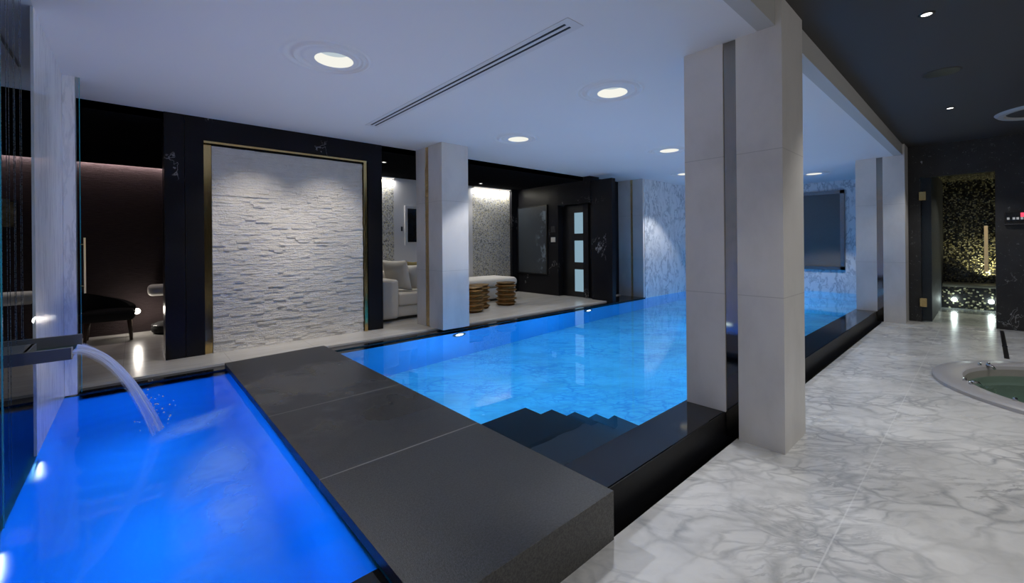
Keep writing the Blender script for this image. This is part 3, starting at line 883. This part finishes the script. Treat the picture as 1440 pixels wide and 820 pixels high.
# ================================================================== GLASS WALL, SPOUT, WATERFALL
XG = -0.47
r = thing('glass_screen', 'clear glass screen standing in the plunge pool edge with teal cut edge', 'glass panel', (XG, 3.55, 0))
L = r.location.copy()
bm = BM()
for ya, yb, za, zb in ((3.10, 3.64, ZW, ZC - 0.002), (3.64, 4.0, ZW, 0.825), (3.64, 4.0, 0.94, ZC - 0.002), (4.0, 4.018, ZW, ZC - 0.002)):
    quad(bm, (XG, ya, za), (XG, yb, za), (XG, yb, zb), (XG, ya, zb))
bmesh.ops.remove_doubles(bm, verts=bm.verts, dist=1e-4)
obj('pane', bm, M['pane'], r, L)
obj('cut_edge', mkbox(XG - 0.003, XG + 0.002, 3.0945, 3.10, ZW, ZC - 0.002), M['pane_edge'], r, L)
p = obj('marble_screen', mkbox(XG - 0.014, XG, 4.02, YE + 0.12, ZW + 0.002, ZC - 0.001), M['streak_marble'])
tag(p, 'tall streaked white marble panel rising from the plunge pool behind the spout', 'wall panel')
p = obj('marble_pillar', mkbox(XG + 0.001, -0.39, YE + 0.015, YE + 0.12, ZW + 0.01, ZC - 0.001), M['streak_marble'])
tag(p, 'slim pale marble pillar between the marble panel and the glass door', 'pillar')
# glass door beyond with bar handle
r = thing('glass_shower_door', 'frameless glass door edge with slim gold bar handle by the marble panel', 'door', (-0.37, YE + 0.06, ZF))
L = r.location.copy()
obj('pane', mkbox(-0.392, -0.365, YE + 0.03, YE + 0.04, ZW + 0.02, ZC - 0.002), M['pane'], r, L)
obj('cut_edge', mkbox(-0.365, -0.361, YE + 0.028, YE + 0.042, ZW + 0.02, ZC - 0.002), M['pane_edge'], r, L)
bm = tube(BM(), [(-0.335, YE, 1.09), (-0.335, YE, 1.59)], 0.007, 10)
h = obj('handle', bm, M['gold_bar'], r, L, label='gold bar handle')
bm = BM()
for zz in (1.155, 1.53):
    tube(bm, [(-0.36, YE + 0.03, zz), (-0.335, YE + 0.002, zz)], 0.006, 8)
obj('standoff', bm, M['brass'], h, L)

# rain strands behind the glass
r = thing('rain_curtain', 'thin vertical strands of a rain curtain hanging behind the glass screen', 'rain curtain', (-0.70, 3.9, ZC))
L = r.location.copy()
obj('ceiling_track', mkbox(-0.72, -0.70, 3.4, 5.4, ZC - 0.012, ZC - 0.001), M['dark_metal'], r, L)
for i in range(10):
    t = i / 9
    x = -0.505 - 0.02 * (i % 2) ; y = 3.16 + 0.80 * t + rs.uniform(-0.02, 0.02)
    obj('strand', tube(BM(), [(x, y, 0.2 if y < 3.62 else 0.945), (x, y, ZC - 0.003)], 0.0014, 5), M['frame_metal'], r, L)

# spout tray
r = thing('water_spout', 'gunmetal rectangular spout tray pouring water into the plunge pool', 'spout', (-0.45, 3.8, 0.86))
L = r.location.copy()
bm = BM()
box(bm, -0.66, -0.285, 3.65, 3.99, 0.832, 0.848)
box(bm, -0.66, -0.285, 3.65, 3.672, 0.848, 0.902)
box(bm, -0.66, -0.262, 3.968, 3.99, 0.848, 0.932)
box(bm, -0.66, -0.47, 3.672, 3.968, 0.885, 0.902)
box(bm, -0.482, -0.462, 3.672, 3.968, 0.848, 0.902)
bmesh.ops.recalc_face_normals(bm, faces=bm.faces[:])
obj('tray', bm, M['spout'], r, L)
bm = mkbox(-0.287, -0.282, 3.648, 3.674, 0.834, 0.904)
obj('lip', bm, M['chrome'], r, L, label='bright metal lip edge')
bm = slab_grid(-0.46, -0.27, 3.674, 3.966, 0.866)
obj('tray_water', bm, M['tub_water'], r, L)

# falling sheet of water
bm = BM(); uvl = bm.loops.layers.uv.new('UVMap')
NU, NV = 20, 36
grid = []
for j in range(NV + 1):
    t = j / NV
    row = []
    x = -0.285 + 0.385 * t; zc = 0.868 - 0.685 * (0.12 * t + 0.88 * t * t)
    w = 0.30 * (1 - t) ** 1.2 + 0.085; yc = 3.82 + 0.07 * t
    for i in range(NU + 1):
        u = i / NU - 0.5
        th = 0.03 * math.cos(u * PI) * (0.3 + t) + 0.012 * math.sin(u * 26 + 1.0) * t
        row.append(bm.verts.new((x + th - 0.06 * abs(u) * t, yc + u * w, zc + th * 0.7 + 0.010 * math.sin(u * 15) * (1 - t))))
    grid.append(row)
for j in range(NV):
    for i in range(NU):
        f = bm.faces.new((grid[j][i], grid[j][i + 1], grid[j + 1][i + 1], grid[j + 1][i]))
        for lp, (a, b) in zip(f.loops, ((i, j), (i + 1, j), (i + 1, j + 1), (i, j + 1))):
            lp[uvl].uv = (a / NU, b / NV)
o = obj('waterfall_sheet', bm, M['fall'], smooth=True)
tag(o, 'white arc of water falling from the spout into the blue plunge pool', 'water', None, 'stuff')
# droplets
bm = BM()
for k in range(46):
    a = rs.random()
    x = rs.gauss(0.10, 0.07); y = rs.gauss(4.15, 0.16); z = ZW + 0.02 + abs(rs.gauss(0.05, 0.10))
    m4 = Matrix.Translation((x, y, z))
    bmesh.ops.create_icosphere(bm, subdivisions=1, radius=rs.uniform(0.003, 0.0065), matrix=m4)
o = obj('water_droplets', bm, M['linen_light'], smooth=True)
tag(o, 'tiny white splash droplets around the falling water', 'water', None, 'stuff')
# froth drifting from the splash; milky patch also paints the stone wall's reflection
def froth(name, corners, z, label):
    bm = BM(); uvl = bm.loops.layers.uv.new('UVMap')
    n = 12; g = {}
    A, B_, C_, D = [Vector((*c, z)) for c in corners]
    for i in range(n + 1):
        for j in range(n + 1):
            u, v = i / n, j / n
            g[i, j] = bm.verts.new((A * (1 - u) + B_ * u) * (1 - v) + (D * (1 - u) + C_ * u) * v)
    for i in range(n):
        for j in range(n):
            f = bm.faces.new((g[i, j], g[i + 1, j], g[i + 1, j + 1], g[i, j + 1]))
            for lp, (a, b) in zip(f.loops, ((i, j), (i + 1, j), (i + 1, j + 1), (i, j + 1))): lp[uvl].uv = (a / n, b / n)
    o = obj(name, bm, M['foam']); tag(o, label, 'foam', None, 'stuff')
    return o
froth('water_foam', ((0.0, 1.75), (0.52, 1.75), (0.66, 3.75), (0.12, 3.45)), ZW + 0.003, 'milky froth of bubbles and painted wall reflection in the plunge pool')
froth('water_foam', ((0.0, 3.66), (0.55, 3.72), (0.72, 4.25), (0.06, 4.06)), ZW + 0.005, 'pale froth streak where the falling water lands')

# ================================================================== HOT TUB
r = thing('hot_tub', 'round sunken hot tub with pale grey rim in the marble floor', 'hot tub', (TX, TY, 0))
rim_m = plain('tub_rim', (0.42, 0.41, 0.42), 0.3, 0, 0.06)
obj('rim', lathe(BM(), [(1.27, -0.02), (1.27, 0.03), (1.25, 0.042), (1.06, 0.042), (1.035, 0.034), (1.02, 0.0)], n=96), rim_m, r, smooth=True, split=0.7)
obj('basin', lathe(BM(), [(1.02, 0.0), (1.02, -0.16), (0.99, -0.30), (0.95, -0.42), (0.70, -0.46), (0.60, -0.85), (0.0, -0.9)], n=96), plain('tub_shell', (0.40, 0.37, 0.34), 0.35, 0, 0.08), r, smooth=True, split=0.9)
def nozzle(ax, ay):
    a = math.atan2(ay - TY, ax - TX)
    bm = BM()
    tube(bm, [(1.04 * math.cos(a), 1.04 * math.sin(a), 0.05), (0.99 * math.cos(a), 0.99 * math.sin(a), 0.046), (0.965 * math.cos(a), 0.965 * math.sin(a), 0.02)], [0.018, 0.015, 0.011], 10)
    for d in (-0.055, 0.055):
        tube(bm, [(1.07 * math.cos(a + d), 1.07 * math.sin(a + d), 0.042), (1.07 * math.cos(a + d), 1.07 * math.sin(a + d), 0.068)], [0.018, 0.014], 10)
    obj('nozzle', bm, M['chrome'], r, smooth=True, label='chrome jet fitting on the rim')
for p in ((7.45, 0.15), (6.335, 0.15), (5.87, -0.20), (5.76, -0.5)): nozzle(*p)
o = obj('hot_tub_water', disc(BM(), TX, TY, -0.075, 1.018, 64), M['tub_water']); tag(o, 'calm green tinted water inside the hot tub', 'water', None, 'stuff')
point('lamp_tub', (TX, TY + 0.1, -0.35), 1.5, (0.55, 1.0, 0.86), 0.15).visible_transmission = False
# floor drain
r = thing('floor_drain', 'narrow black slot drain in the marble floor leading to the steam room', 'drain', (9.4, -0.17, 0))
L = r.location.copy()
obj('channel', mkbox(8.17, 10.6, -0.195, -0.150, 0.0006, 0.003), M['black'], r, L)
obj('bracket', mkbox(9.05, 9.10, -0.20, -0.145, 0.0006, 0.005), M['chrome'], r, L)

# ================================================================== STEAM ROOM
bm = BM()
box(bm, 14.2, 14.3, -1.4, 0.95, -0.05, 2.9)
box(bm, 10.95, 14.2, -1.4, -1.3, -0.05, 2.9)
structure('wall_steam', bm, M['mosaic_gold'], 'black and gold mosaic wall inside the steam room', 'wall')
structure('wall_steam_side', mkbox(10.97, 14.2, 0.66, 0.95, -0.05, 2.9), plain('steam_side', (0.035, 0.038, 0.048), 0.6), 'smooth dark side wall inside the steam room', 'wall')
structure('floor_steam', mkbox(10.8, 14.2, -1.3, 0.66, -0.06, -0.001), plain('steam_floor', (0.16, 0.17, 0.17), 0.22), 'dark grey floor of the steam room', 'floor')
structure('ceiling_steam', mkbox(10.95, 14.2, -1.4, 0.95, 2.85, 2.95), M['mosaic_gold'], 'dark mosaic ceiling of the steam room', 'ceiling')
r = thing('steam_bench', 'mosaic bench along the back of the steam room', 'bench', (13.8, -0.4, 0))
L = r.location.copy()
obj('bench_body', mkbox(13.48, 14.19, -1.29, 0.65, 0.0, 0.47), M['mosaic_dark'], r, L)
obj('bench_top', mkbox(13.44, 14.19, -1.29, 0.65, 0.47, 0.53, bev=0.01), plain('bench_top', (0.13, 0.125, 0.10), 0.3), r, L, label='smooth dark bench top')
for y, lb in ((0.462, 'round floor light at the steam room bench nearer the hinges'), (-0.076, 'round floor light at the steam room bench below the gold door handle')):
    r = thing('floor_light', lb, 'floor light', (13.40, y, 0.19), 0, 'lights on the steam room bench front')
    bm = lathe(BM(), [(0.0, 0.0), (0.035, 0.0), (0.035, 0.02), (0.026, 0.03)], n=20); bmesh.ops.rotate(bm, verts=bm.verts, cent=(0, 0, 0), matrix=Matrix.Rotation(-PI / 2, 3, 'Y')); bmesh.ops.translate(bm, verts=bm.verts, vec=(0.08, 0, 0))
    obj('housing', bm, M['chrome'], r)
    bm = BM(); bmesh.ops.create_uvsphere(bm, u_segments=16, v_segments=10, radius=0.045); bmesh.ops.translate(bm, verts=bm.verts, vec=(0.02, 0, 0))
    obj('bulb', bm, emit('floor_bulb', (0.88, 1.0, 0.95), 14.0), r, smooth=True)
    point('lamp_floor', (13.30, y, 0.19), 2.6, (0.88, 1.0, 0.95), 0.04)
spot('lamp_steam', (14.0, -0.05, 0.62), 60, 130, 0.9, (1.0, 0.90, 0.55), (0, math.radians(-172), 0), 0.03)
spot('lamp_steam_top', (13.3, -0.3, 2.75), 90, 110, 0.9, (1.0, 0.95, 0.75), (0, math.radians(28), 0), 0.04)
r = thing('dark_rod', 'thin black rod leaning above the steam room bench', 'rod', (13.95, 0.02, 0.54))
obj('rod', tube(BM(), [(0, 0.20, 0.0), (0.15, -0.17, 0.60)], 0.014, 8), M['black'], r)  # thin dark diagonal line built as a rod
# glass door
r = thing('door_2', 'clear glass steam room door with square brass hinges and gold bar handle', 'door', (10.80, 0.33, 0), 0, None, 'structure')
L = r.location.copy()
bm = BM(); quad(bm, (10.79, 0.785, 0.01), (10.79, -0.11, 0.01), (10.79, -0.11, 2.65), (10.79, 0.785, 2.65))
obj('pane', bm, M['steam_pane'], r, L)
for z0, z1 in ((2.23, 2.39), (0.28, 0.44)):
    obj('hinge', mkbox(10.765, 10.815, 0.715, 0.81, z0, z1, bev=0.004), M['brass'], r, L, label='square brass hinge')
obj('handle', mkbox(10.72, 10.745, -0.032, 0.014, 0.965, 1.735, bev=0.004), M['gold_bar'], r, L, label='long flat gold bar handle')
# control panel
r = thing('control_panel', 'small dark steam control panel with red display on black marble', 'control panel', (10.79, -0.36, 1.85))
L = r.location.copy()
obj('housing', mkbox(10.765, 10.80, -0.56, -0.215, 1.755, 1.955, bev=0.006), M['dark_metal'], r, L)
obj('screen', mkbox(10.760, 10.767, -0.54, -0.235, 1.80, 1.94), M['screen'], r, L)
obj('display', mkbox(10.756, 10.761, -0.44, -0.385, 1.865, 1.935), M['led_red'], r, L, label='red lit display digits')
for y in (-0.255, -0.315, -0.355, -0.40):
    obj('button', mkbox(10.756, 10.761, y - 0.014, y + 0.014, 1.825, 1.862), M['led_white'], r, L)
obj('ledge', mkbox(10.745, 10.80, -0.56, -0.215, 1.745, 1.757), M['frame_metal'], r, L)

# ================================================================== POOL END WALL PANEL
r = thing('framed_panel', 'dark woven relief panel in a wide grey metal frame on the end wall', 'wall panel', (XEND, 2.95, 1.77))
L = r.location.copy()
y0, y1, z0, z1 = 2.365, 3.55, 0.76, 2.79
bm = BM()
for a in ((y0, y1, z1 - 0.085, z1), (y0, y1, z0, z0 + 0.085), (y0, y0 + 0.085, z0, z1), (y1 - 0.085, y1, z0, z1)):
    box(bm, XEND - 0.06, XEND - 0.002, a[0], a[1], a[2], a[3])
obj('frame', bm, M['frame_metal'], r, L)
obj('woven_panel', mkbox(XEND - 0.03, XEND - 0.004, y0 + 0.08, y1 - 0.08, z0 + 0.08, z1 - 0.08), M['weave'], r, L)

# ================================================================== LOUNGE DOOR AND FITTINGS
r = thing('door_1', 'black lounge door with three frosted glass panes', 'door', (7.95, 6.49, ZF), 0, None, 'structure')
L = r.location.copy()
bm = BM()
zs = [(0.345, 0.875), (1.045, 1.565), (1.735, 2.235)]
ya, yb = 6.155, 6.62
box(bm, 7.93, 7.97, 6.005, ya, ZF, 2.40); box(bm, 7.93, 7.97, yb, 6.97, ZF, 2.40)
zz = [ZF] + [v for p in zs for v in p] + [2.40]
for k in range(0, len(zz), 2): box(bm, 7.93, 7.97, ya, yb, zz[k], zz[k + 1])
obj('leaf', bm, M['black'], r, L)
for z0, z1 in zs:
    obj('pane', mkbox(7.945, 7.955, ya, yb, z0, z1), M['frost'], r, L, label='frosted pale blue glass pane')
obj('handle', tube(BM(), [(7.90, 6.10, 1.15), (7.90, 6.10, 1.35)], 0.012, 8), M['dark_metal'], r, L)

r = thing('smoked_glass_screen', 'smoked glass panel with a painted pale reflection on the black marble lounge wall', 'wall panel', (7.74, 7.9, 1.6))
L = r.location.copy()
obj('glass', mkbox(7.722, 7.738, 7.36, 8.38, 0.75, 2.45), M['glass_painted_refl'], r, L)
bm = BM()
for a in ((7.32, 8.42, 2.45, 2.48), (7.32, 8.42, 0.72, 0.75), (7.32, 7.36, 0.75, 2.45), (8.38, 8.42, 0.75, 2.45)):
    box(bm, 7.715, 7.749, *a)
obj('frame', bm, M['black'], r, L)
def switch(z0, z1, m, label):
    r = thing('wall_switch', label, 'switch', (7.745, 7.14, (z0 + z1) / 2), 0, 'switch plates beside the lounge door')
    L = r.location.copy()
    obj('plate', mkbox(7.735, 7.749, 7.065, 7.205, z0, z1, bev=0.003), m, r, L)
    obj('rocker', mkbox(7.731, 7.736, 7.095, 7.175, z0 + 0.03, z1 - 0.03), m, r, L)
switch(1.78, 1.93, M['dark_metal'], 'dark square switch plate, upper of two beside the lounge door')
switch(1.535, 1.655, M['cream'], 'pale square switch plate, lower of two beside the lounge door')

r = thing('wall_screen', 'dark flat wall screen in pale frame on the white lounge wall', 'screen', (5.2, 8.49, 1.93))
L = r.location.copy()
obj('display', mkbox(4.49, 5.75, 8.462, 8.476, 1.56, 2.30), M['screen'], r, L)
bm = BM()
for a in ((4.43, 5.81, 2.30, 2.36), (4.43, 5.81, 1.49, 1.56), (4.43, 4.49, 1.56, 2.30), (5.75, 5.81, 1.56, 2.30)):
    box(bm, a[0], a[1], 8.47, 8.499, a[2], a[3])
obj('frame', bm, M['white_wall'], r, L)
r = thing('thermostat', 'tiny dark control plate on the white wall beside the mosaic', 'switch', (4.36, 8.49, 1.85))
obj('plate', mkbox(-0.02, 0.02, -0.008, 0.009, -0.05, 0.05, bev=0.003), M['black'], r)

# ================================================================== LOUNGE FURNITURE
# sofa
r = thing('sofa', 'cream linen sofa facing the pool between black pier and white pier', 'sofa', (4.1, 7.1, ZF))
L = r.location.copy()
obj('base', mkbox(3.06, 4.48, 6.68, 7.65, ZF + 0.05, ZF + 0.24, bev=0.03, seg=3), M['linen'], r, L, True, split=0.9)
obj('plinth', mkbox(3.10, 4.44, 6.72, 7.6, ZF, ZF + 0.055), M['black'], r, L)
obj('arm', mkbox(3.03, 3.34, 6.60, 7.68, ZF + 0.04, ZF + 0.70, bev=0.06, seg=5), M['linen'], r, L, True, split=0.9)
obj('arm', mkbox(4.25, 4.50, 6.60, 7.68, ZF + 0.04, ZF + 0.70, bev=0.06, seg=5), M['linen'], r, L, True, split=0.9)
obj('seat_cushion', mkbox(3.345, 3.795, 6.63, 7.40, ZF + 0.245, ZF + 0.46, bev=0.045, seg=4), M['linen'], r, L, True, split=0.9)
obj('seat_cushion', mkbox(3.80, 4.245, 6.63, 7.40, ZF + 0.245, ZF + 0.46, bev=0.045, seg=4), M['linen'], r, L, True, split=0.9)
obj('backrest', mkbox(3.05, 4.48, 7.40, 7.68, ZF + 0.05, ZF + 0.80, bev=0.06, seg=4), M['linen'], r, L, True, split=0.9)
def cushion(loc, rot, w, d, t, m, label):
    o = obj('cushion', pillow(BM(), w, d, t), m, smooth=True)
    o.location = loc; o.rotation_euler = rot
    tag(o, label, 'cushion', 'loose cushions on the sofa')
    return o
cushion((3.51, 7.04, ZF + 0.745), (math.radians(76), 0, math.radians(112)), 0.58, 0.56, 0.17, M['linen'], 'large cream cushion leaning against the sofa arm')
cushion((3.75, 6.95, ZF + 0.70), (math.radians(72), 0, math.radians(112)), 0.48, 0.48, 0.14, M['linen_light'], 'pale white cushion leaning in front of the large cream cushion')
cushion((4.03, 7.27, ZF + 0.73), (math.radians(76), 0, math.radians(4)), 0.40, 0.5, 0.13, M['olive'], 'olive gold velvet cushion at the back of the sofa')
# daybed
r = thing('daybed', 'low cream upholstered daybed with rounded cushion in front of the mosaic wall', 'daybed', (6.0, 7.7, ZF))
L = r.location.copy()
obj('base', mkbox(4.75, 6.72, 7.40, 8.2, ZF + 0.045, ZF + 0.30, bev=0.03, seg=3), M['linen'], r, L, True, split=0.9)
obj('plinth', mkbox(4.80, 6.66, 7.45, 8.15, ZF, ZF + 0.05), M['black'], r, L)
bm = mkbox(4.72, 6.76, 7.36, 8.24, ZF + 0.31, ZF + 0.50, bev=0.085, seg=6)
for v in bm.verts:
    if v.co.z > ZF + 0.42: v.co.z += 0.05 * (1 - ((v.co.x - 5.74) / 1.04) ** 2)
obj('cushion_top', bm, M['linen_light'], r, L, True, split=1.2)
# stools
def stool(label):
    r = thing('carved_stool', label, 'stool', (0, 0, 0), 0, 'gold carved stools in front of the daybed')
    prof = [(0.19, 0.0)]
    nt, H = 5, 0.45
    for k in range(nt):
        z0 = H * k / nt; h = H / nt
        prof += [(0.168, z0 + 0.10 * h), (0.222, z0 + 0.52 * h), (0.225, z0 + 0.60 * h), (0.168, z0 + 0.98 * h)]
    obj('body', lathe(BM(), prof, n=14, sq=lambda a, z: 1 + 0.05 * math.sin(3 * a + z * 30), close_bot=True), M['gold'], r)
    obj('top', lathe(BM(), [(0.172, 0.45), (0.205, 0.462), (0.20, 0.475), (0.0, 0.478)], n=24), M['gold'], r, smooth=True, split=0.5)
    return r
st = stool('gold carved zigzag stool standing alone at the open end of the daybed')
st.location = (5.87, 6.78, ZF)
dup(st, (5.17, 6.80, ZF), 0.7, 'gold carved zigzag stool half hidden behind another stool by the pier')
dup(st, (4.80, 6.52, ZF), 1.9, 'gold carved zigzag stool touching the pier edge in front of its twin')

# left lounge: dark armchair, ledges, globe light, pouf, gold artwork
r = thing('lounge_chair', 'low black upholstered chair on dark wooden legs before the burgundy wall', 'chair', (-0.27, 8.1, ZF))
L = r.location.copy()
bm = mkbox(-0.56, 0.0, 7.86, 8.36, ZF + 0.28, ZF + 0.42, bev=0.05, seg=4)
obj('seat', bm, M['black_fabric'], r, L, True, split=0.9)
bm = BM()
# curved wrap-around back, taller at one side
NA = 18; inner = []; outer = []
for i in range(NA + 1):
    t = i / NA; a = PI * (0.10 + 1.0 * t)
    hh = 0.69 - 0.24 * (1 - t) ** 1.5
    cx, cy = -0.28, 8.10
    for lst, rr in ((outer, 0.31), (inner, 0.24)):
        lst.append(((cx + rr * 0.98 * math.cos(a), cy + rr * 0.9 * math.sin(a)), hh))
def strip(lst): 
    return [(bm.verts.new((p[0], p[1], ZF + 0.34)), bm.verts.new((p[0], p[1], ZF + h))) for p, h in lst]
so, si = strip(outer), strip(inner)
for i in range(NA):
    bm.faces.new((so[i][0], so[i + 1][0], so[i + 1][1], so[i][1])); bm.faces.new((si[i + 1][0], si[i][0], si[i][1], si[i + 1][1]))
    bm.faces.new((so[i][1], so[i + 1][1], si[i + 1][1], si[i][1])); bm.faces.new((so[i + 1][0], so[i][0], si[i][0], si[i + 1][0]))
for k in (0, -1): bm.faces.new((so[k][0], so[k][1], si[k][1], si[k][0]))
bmesh.ops.recalc_face_normals(bm, faces=bm.faces[:])
obj('backrest', bm, M['black_fabric'], r, L, True, split=0.9)
for x, y in ((-0.48, 7.93), (-0.06, 7.93), (-0.48, 8.28), (-0.06, 8.28)):
    sx = 0.02 if x > -0.28 else -0.02
    obj('leg', tube(BM(), [(x, y, ZF + 0.29), (x + sx, y, ZF)], [0.026, 0.018], 8), M['walnut'], r, L, True)
def ledge(x0, x1, label):
    r = thing('wall_ledge', label, 'ledge', ((x0 + x1) / 2, 8.4, 0.84), 0, 'pale rounded ledges on the burgundy wall')
    L = r.location.copy()
    obj('ledge_body', mkbox(x0, x1, 8.22, 8.49, 0.77, 0.935, bev=0.06, seg=5), M['cream'], r, L, True, split=0.9)
    obj('bracket', mkbox(x0 + 0.1, x1 - 0.1, 8.48, 8.55, 0.80, 0.90), M['black'], r, L)
ledge(0.14, 0.95, 'pale rounded floating ledge beside the black marble pier')
ledge(-2.2, -0.97, 'long pale rounded floating ledge seen through the glass screen')
r = thing('globe_light', 'small glaring globe wall light low beside the black chair', 'wall light', (0.02, 8.5, 0.55))
bm = BM(); bmesh.ops.create_uvsphere(bm, u_segments=20, v_segments=12, radius=0.042); bmesh.ops.translate(bm, verts=bm.verts, vec=(0, -0.10, 0))
obj('bulb', bm, M['globe'], r, smooth=True)
obj('arm', tube(BM(), [(0, -0.07, 0), (0, 0.05, 0)], 0.012, 8), M['dark_metal'], r)
point('lamp_globe', (0.02, 8.33, 0.55), 5, (1.0, 0.92, 0.82), 0.05)
r = thing('globe_light', 'small globe wall light half hidden by the black marble pier', 'wall light', (0.385, 8.5, 0.52))
bm = BM(); bmesh.ops.create_uvsphere(bm, u_segments=20, v_segments=12, radius=0.042); bmesh.ops.translate(bm, verts=bm.verts, vec=(0, -0.10, 0))
obj('bulb', bm, M['globe'], r, smooth=True)
obj('arm', tube(BM(), [(0, -0.07, 0), (0, 0.05, 0)], 0.012, 8), M['dark_metal'], r)
r = thing('floor_pouf', 'low dark round pouf on the floor beside the black pier', 'pouf', (0.42, 8.25, ZF))
obj('cushion_body', lathe(BM(), [(0.0, 0.0), (0.20, 0.0), (0.24, 0.03), (0.25, 0.08), (0.235, 0.13), (0.18, 0.16), (0.0, 0.165)], n=28), M['black_fabric'], r, smooth=True)
obj('piping', lathe(BM(), [(0.236, 0.125), (0.247, 0.130), (0.240, 0.137), (0.228, 0.133), (0.236, 0.125)], n=28), M['frame_metal'], r, smooth=True)
r = thing('gold_artwork', 'small gold relief artwork on the burgundy wall behind the glass screen', 'artwork', (-1.35, 8.53, 1.95))
L = r.location.copy()
obj('relief', mkbox(-1.55, -1.165, 8.515, 8.54, 1.78, 2.11), M['goldart'], r, L)
obj('frame', mkbox(-1.57, -1.145, 8.535, 8.549, 1.76, 2.13), M['black'], r, L)
obj('ridge', mkbox(-1.40, -1.22, 8.51, 8.53, 2.11, 2.15), M['goldart'], r, L)

# ================================================================== ROOM LIGHTS
# two grazing spots on the split stone wall
for x in (1.13, 2.02):
    spot('lamp_stone', (x, 5.20, ZC - 0.01), 108, 68, 1.0, (1.0, 0.91, 0.80), (math.radians(29), 0, 0), 0.03)
# walkway ceiling spots: two have fixtures, the rest are added to brighten the room
for x, y, p in ((4.534, 0.289, 75), (7.989, 0.297, 60), (2.2, 0.1, 40), (1.2, -1.5, 60), (4.2, -1.6, 85), (6.6, -1.6, 70), (9.75, 0.25, 60)):
    spot('lamp_walkway', (x, y, ZD - 0.015), p, 100, 0.5, (1.0, 0.975, 0.94), radius=0.03)
# lounge spots
for x, y, p in ((3.262, 6.991, 34), (6.172, 8.012, 20), (5.3, 6.7, 26), (7.1, 6.3, 26), (1.2, 5.9, 0)):
    if p: spot('lamp_lounge', (x, y, ZL - 0.02), p, 110, 0.6, (1.0, 0.94, 0.86), radius=0.03)
WARM = (1.0, 0.90, 0.74)
NEUT = (1.0, 0.965, 0.94)
for x, y, sx, sy, p in ((1.2, 3.6, 3.0, 3.4, 14), (5.4, 3.6, 4.0, 3.4, 15), (9.8, 3.4, 4.0, 3.0, 12)):  # upward fill panels added over the pool to brighten the ceiling
    area('lamp_ceiling_fill', (x, y, 1.0), sx, sy, p, WARM, (PI, 0, 0)).visible_glossy = False
o = area('lamp_fill', (-0.3, -2.6, 2.4), 3.0, 1.4, 32, NEUT); o.visible_glossy = False  # soft fill added behind the camera for the pier faces
o.rotation_euler = Vector((3.4, 5.2, -1.2)).to_track_quat('-Z', 'Y').to_euler()
o = area('lamp_fill', (6.0, -3.6, 2.6), 4.0, 1.2, 22, NEUT); o.visible_glossy = False  # second added fill, out of view near the back wall
o.rotation_euler = Vector((1.0, 4.0, -1.0)).to_track_quat('-Z', 'Y').to_euler()

# ================================================================== WORLD, CAMERA, RENDER LOOK
w = bpy.data.worlds.new('world'); scene.world = w; w.use_nodes = True
bg = w.node_tree.nodes.get('Background') or w.node_tree.nodes.new('ShaderNodeBackground')
bg.inputs[0].default_value = (0.02, 0.022, 0.03, 1); bg.inputs[1].default_value = 1.0

f_px, yaw, roll, cy = 594.43, 0.8418, 0.009, 343.06
F = Vector((math.cos(yaw), math.sin(yaw), 0)); R0 = Vector((math.sin(yaw), -math.cos(yaw), 0)); U0 = Vector((0, 0, 1))
c, s_ = math.cos(roll), math.sin(roll)
Rt = R0 * c - U0 * s_; Up = R0 * s_ + U0 * c
cam = bpy.data.cameras.new('camera'); co = bpy.data.objects.new('camera', cam); C.objects.link(co)
cam.sensor_width = 36.0; cam.lens = f_px / 1440 * 36.0; cam.shift_y = (cy - 410) / 1440
cam.clip_start = 0.02; cam.clip_end = 100
mw = Matrix((Rt, Up, -F)).transposed().to_4x4(); mw.translation = Vector((0, 0, 1.5))
co.matrix_world = mw
scene.camera = co

scene.view_settings.view_transform = 'Standard'
scene.view_settings.look = 'None'
scene.view_settings.exposure = 0.0
scene.view_settings.gamma = 1.0
cy_ = scene.cycles
cy_.max_bounces = 12; cy_.diffuse_bounces = 5; cy_.glossy_bounces = 6; cy_.transmission_bounces = 8; cy_.transparent_max_bounces = 12
cy_.sample_clamp_indirect = 4.0; cy_.sample_clamp_direct = 0.0
cy_.caustics_refractive = True; cy_.caustics_reflective = False; cy_.blur_glossy = 1.0
cy_.use_denoising = True
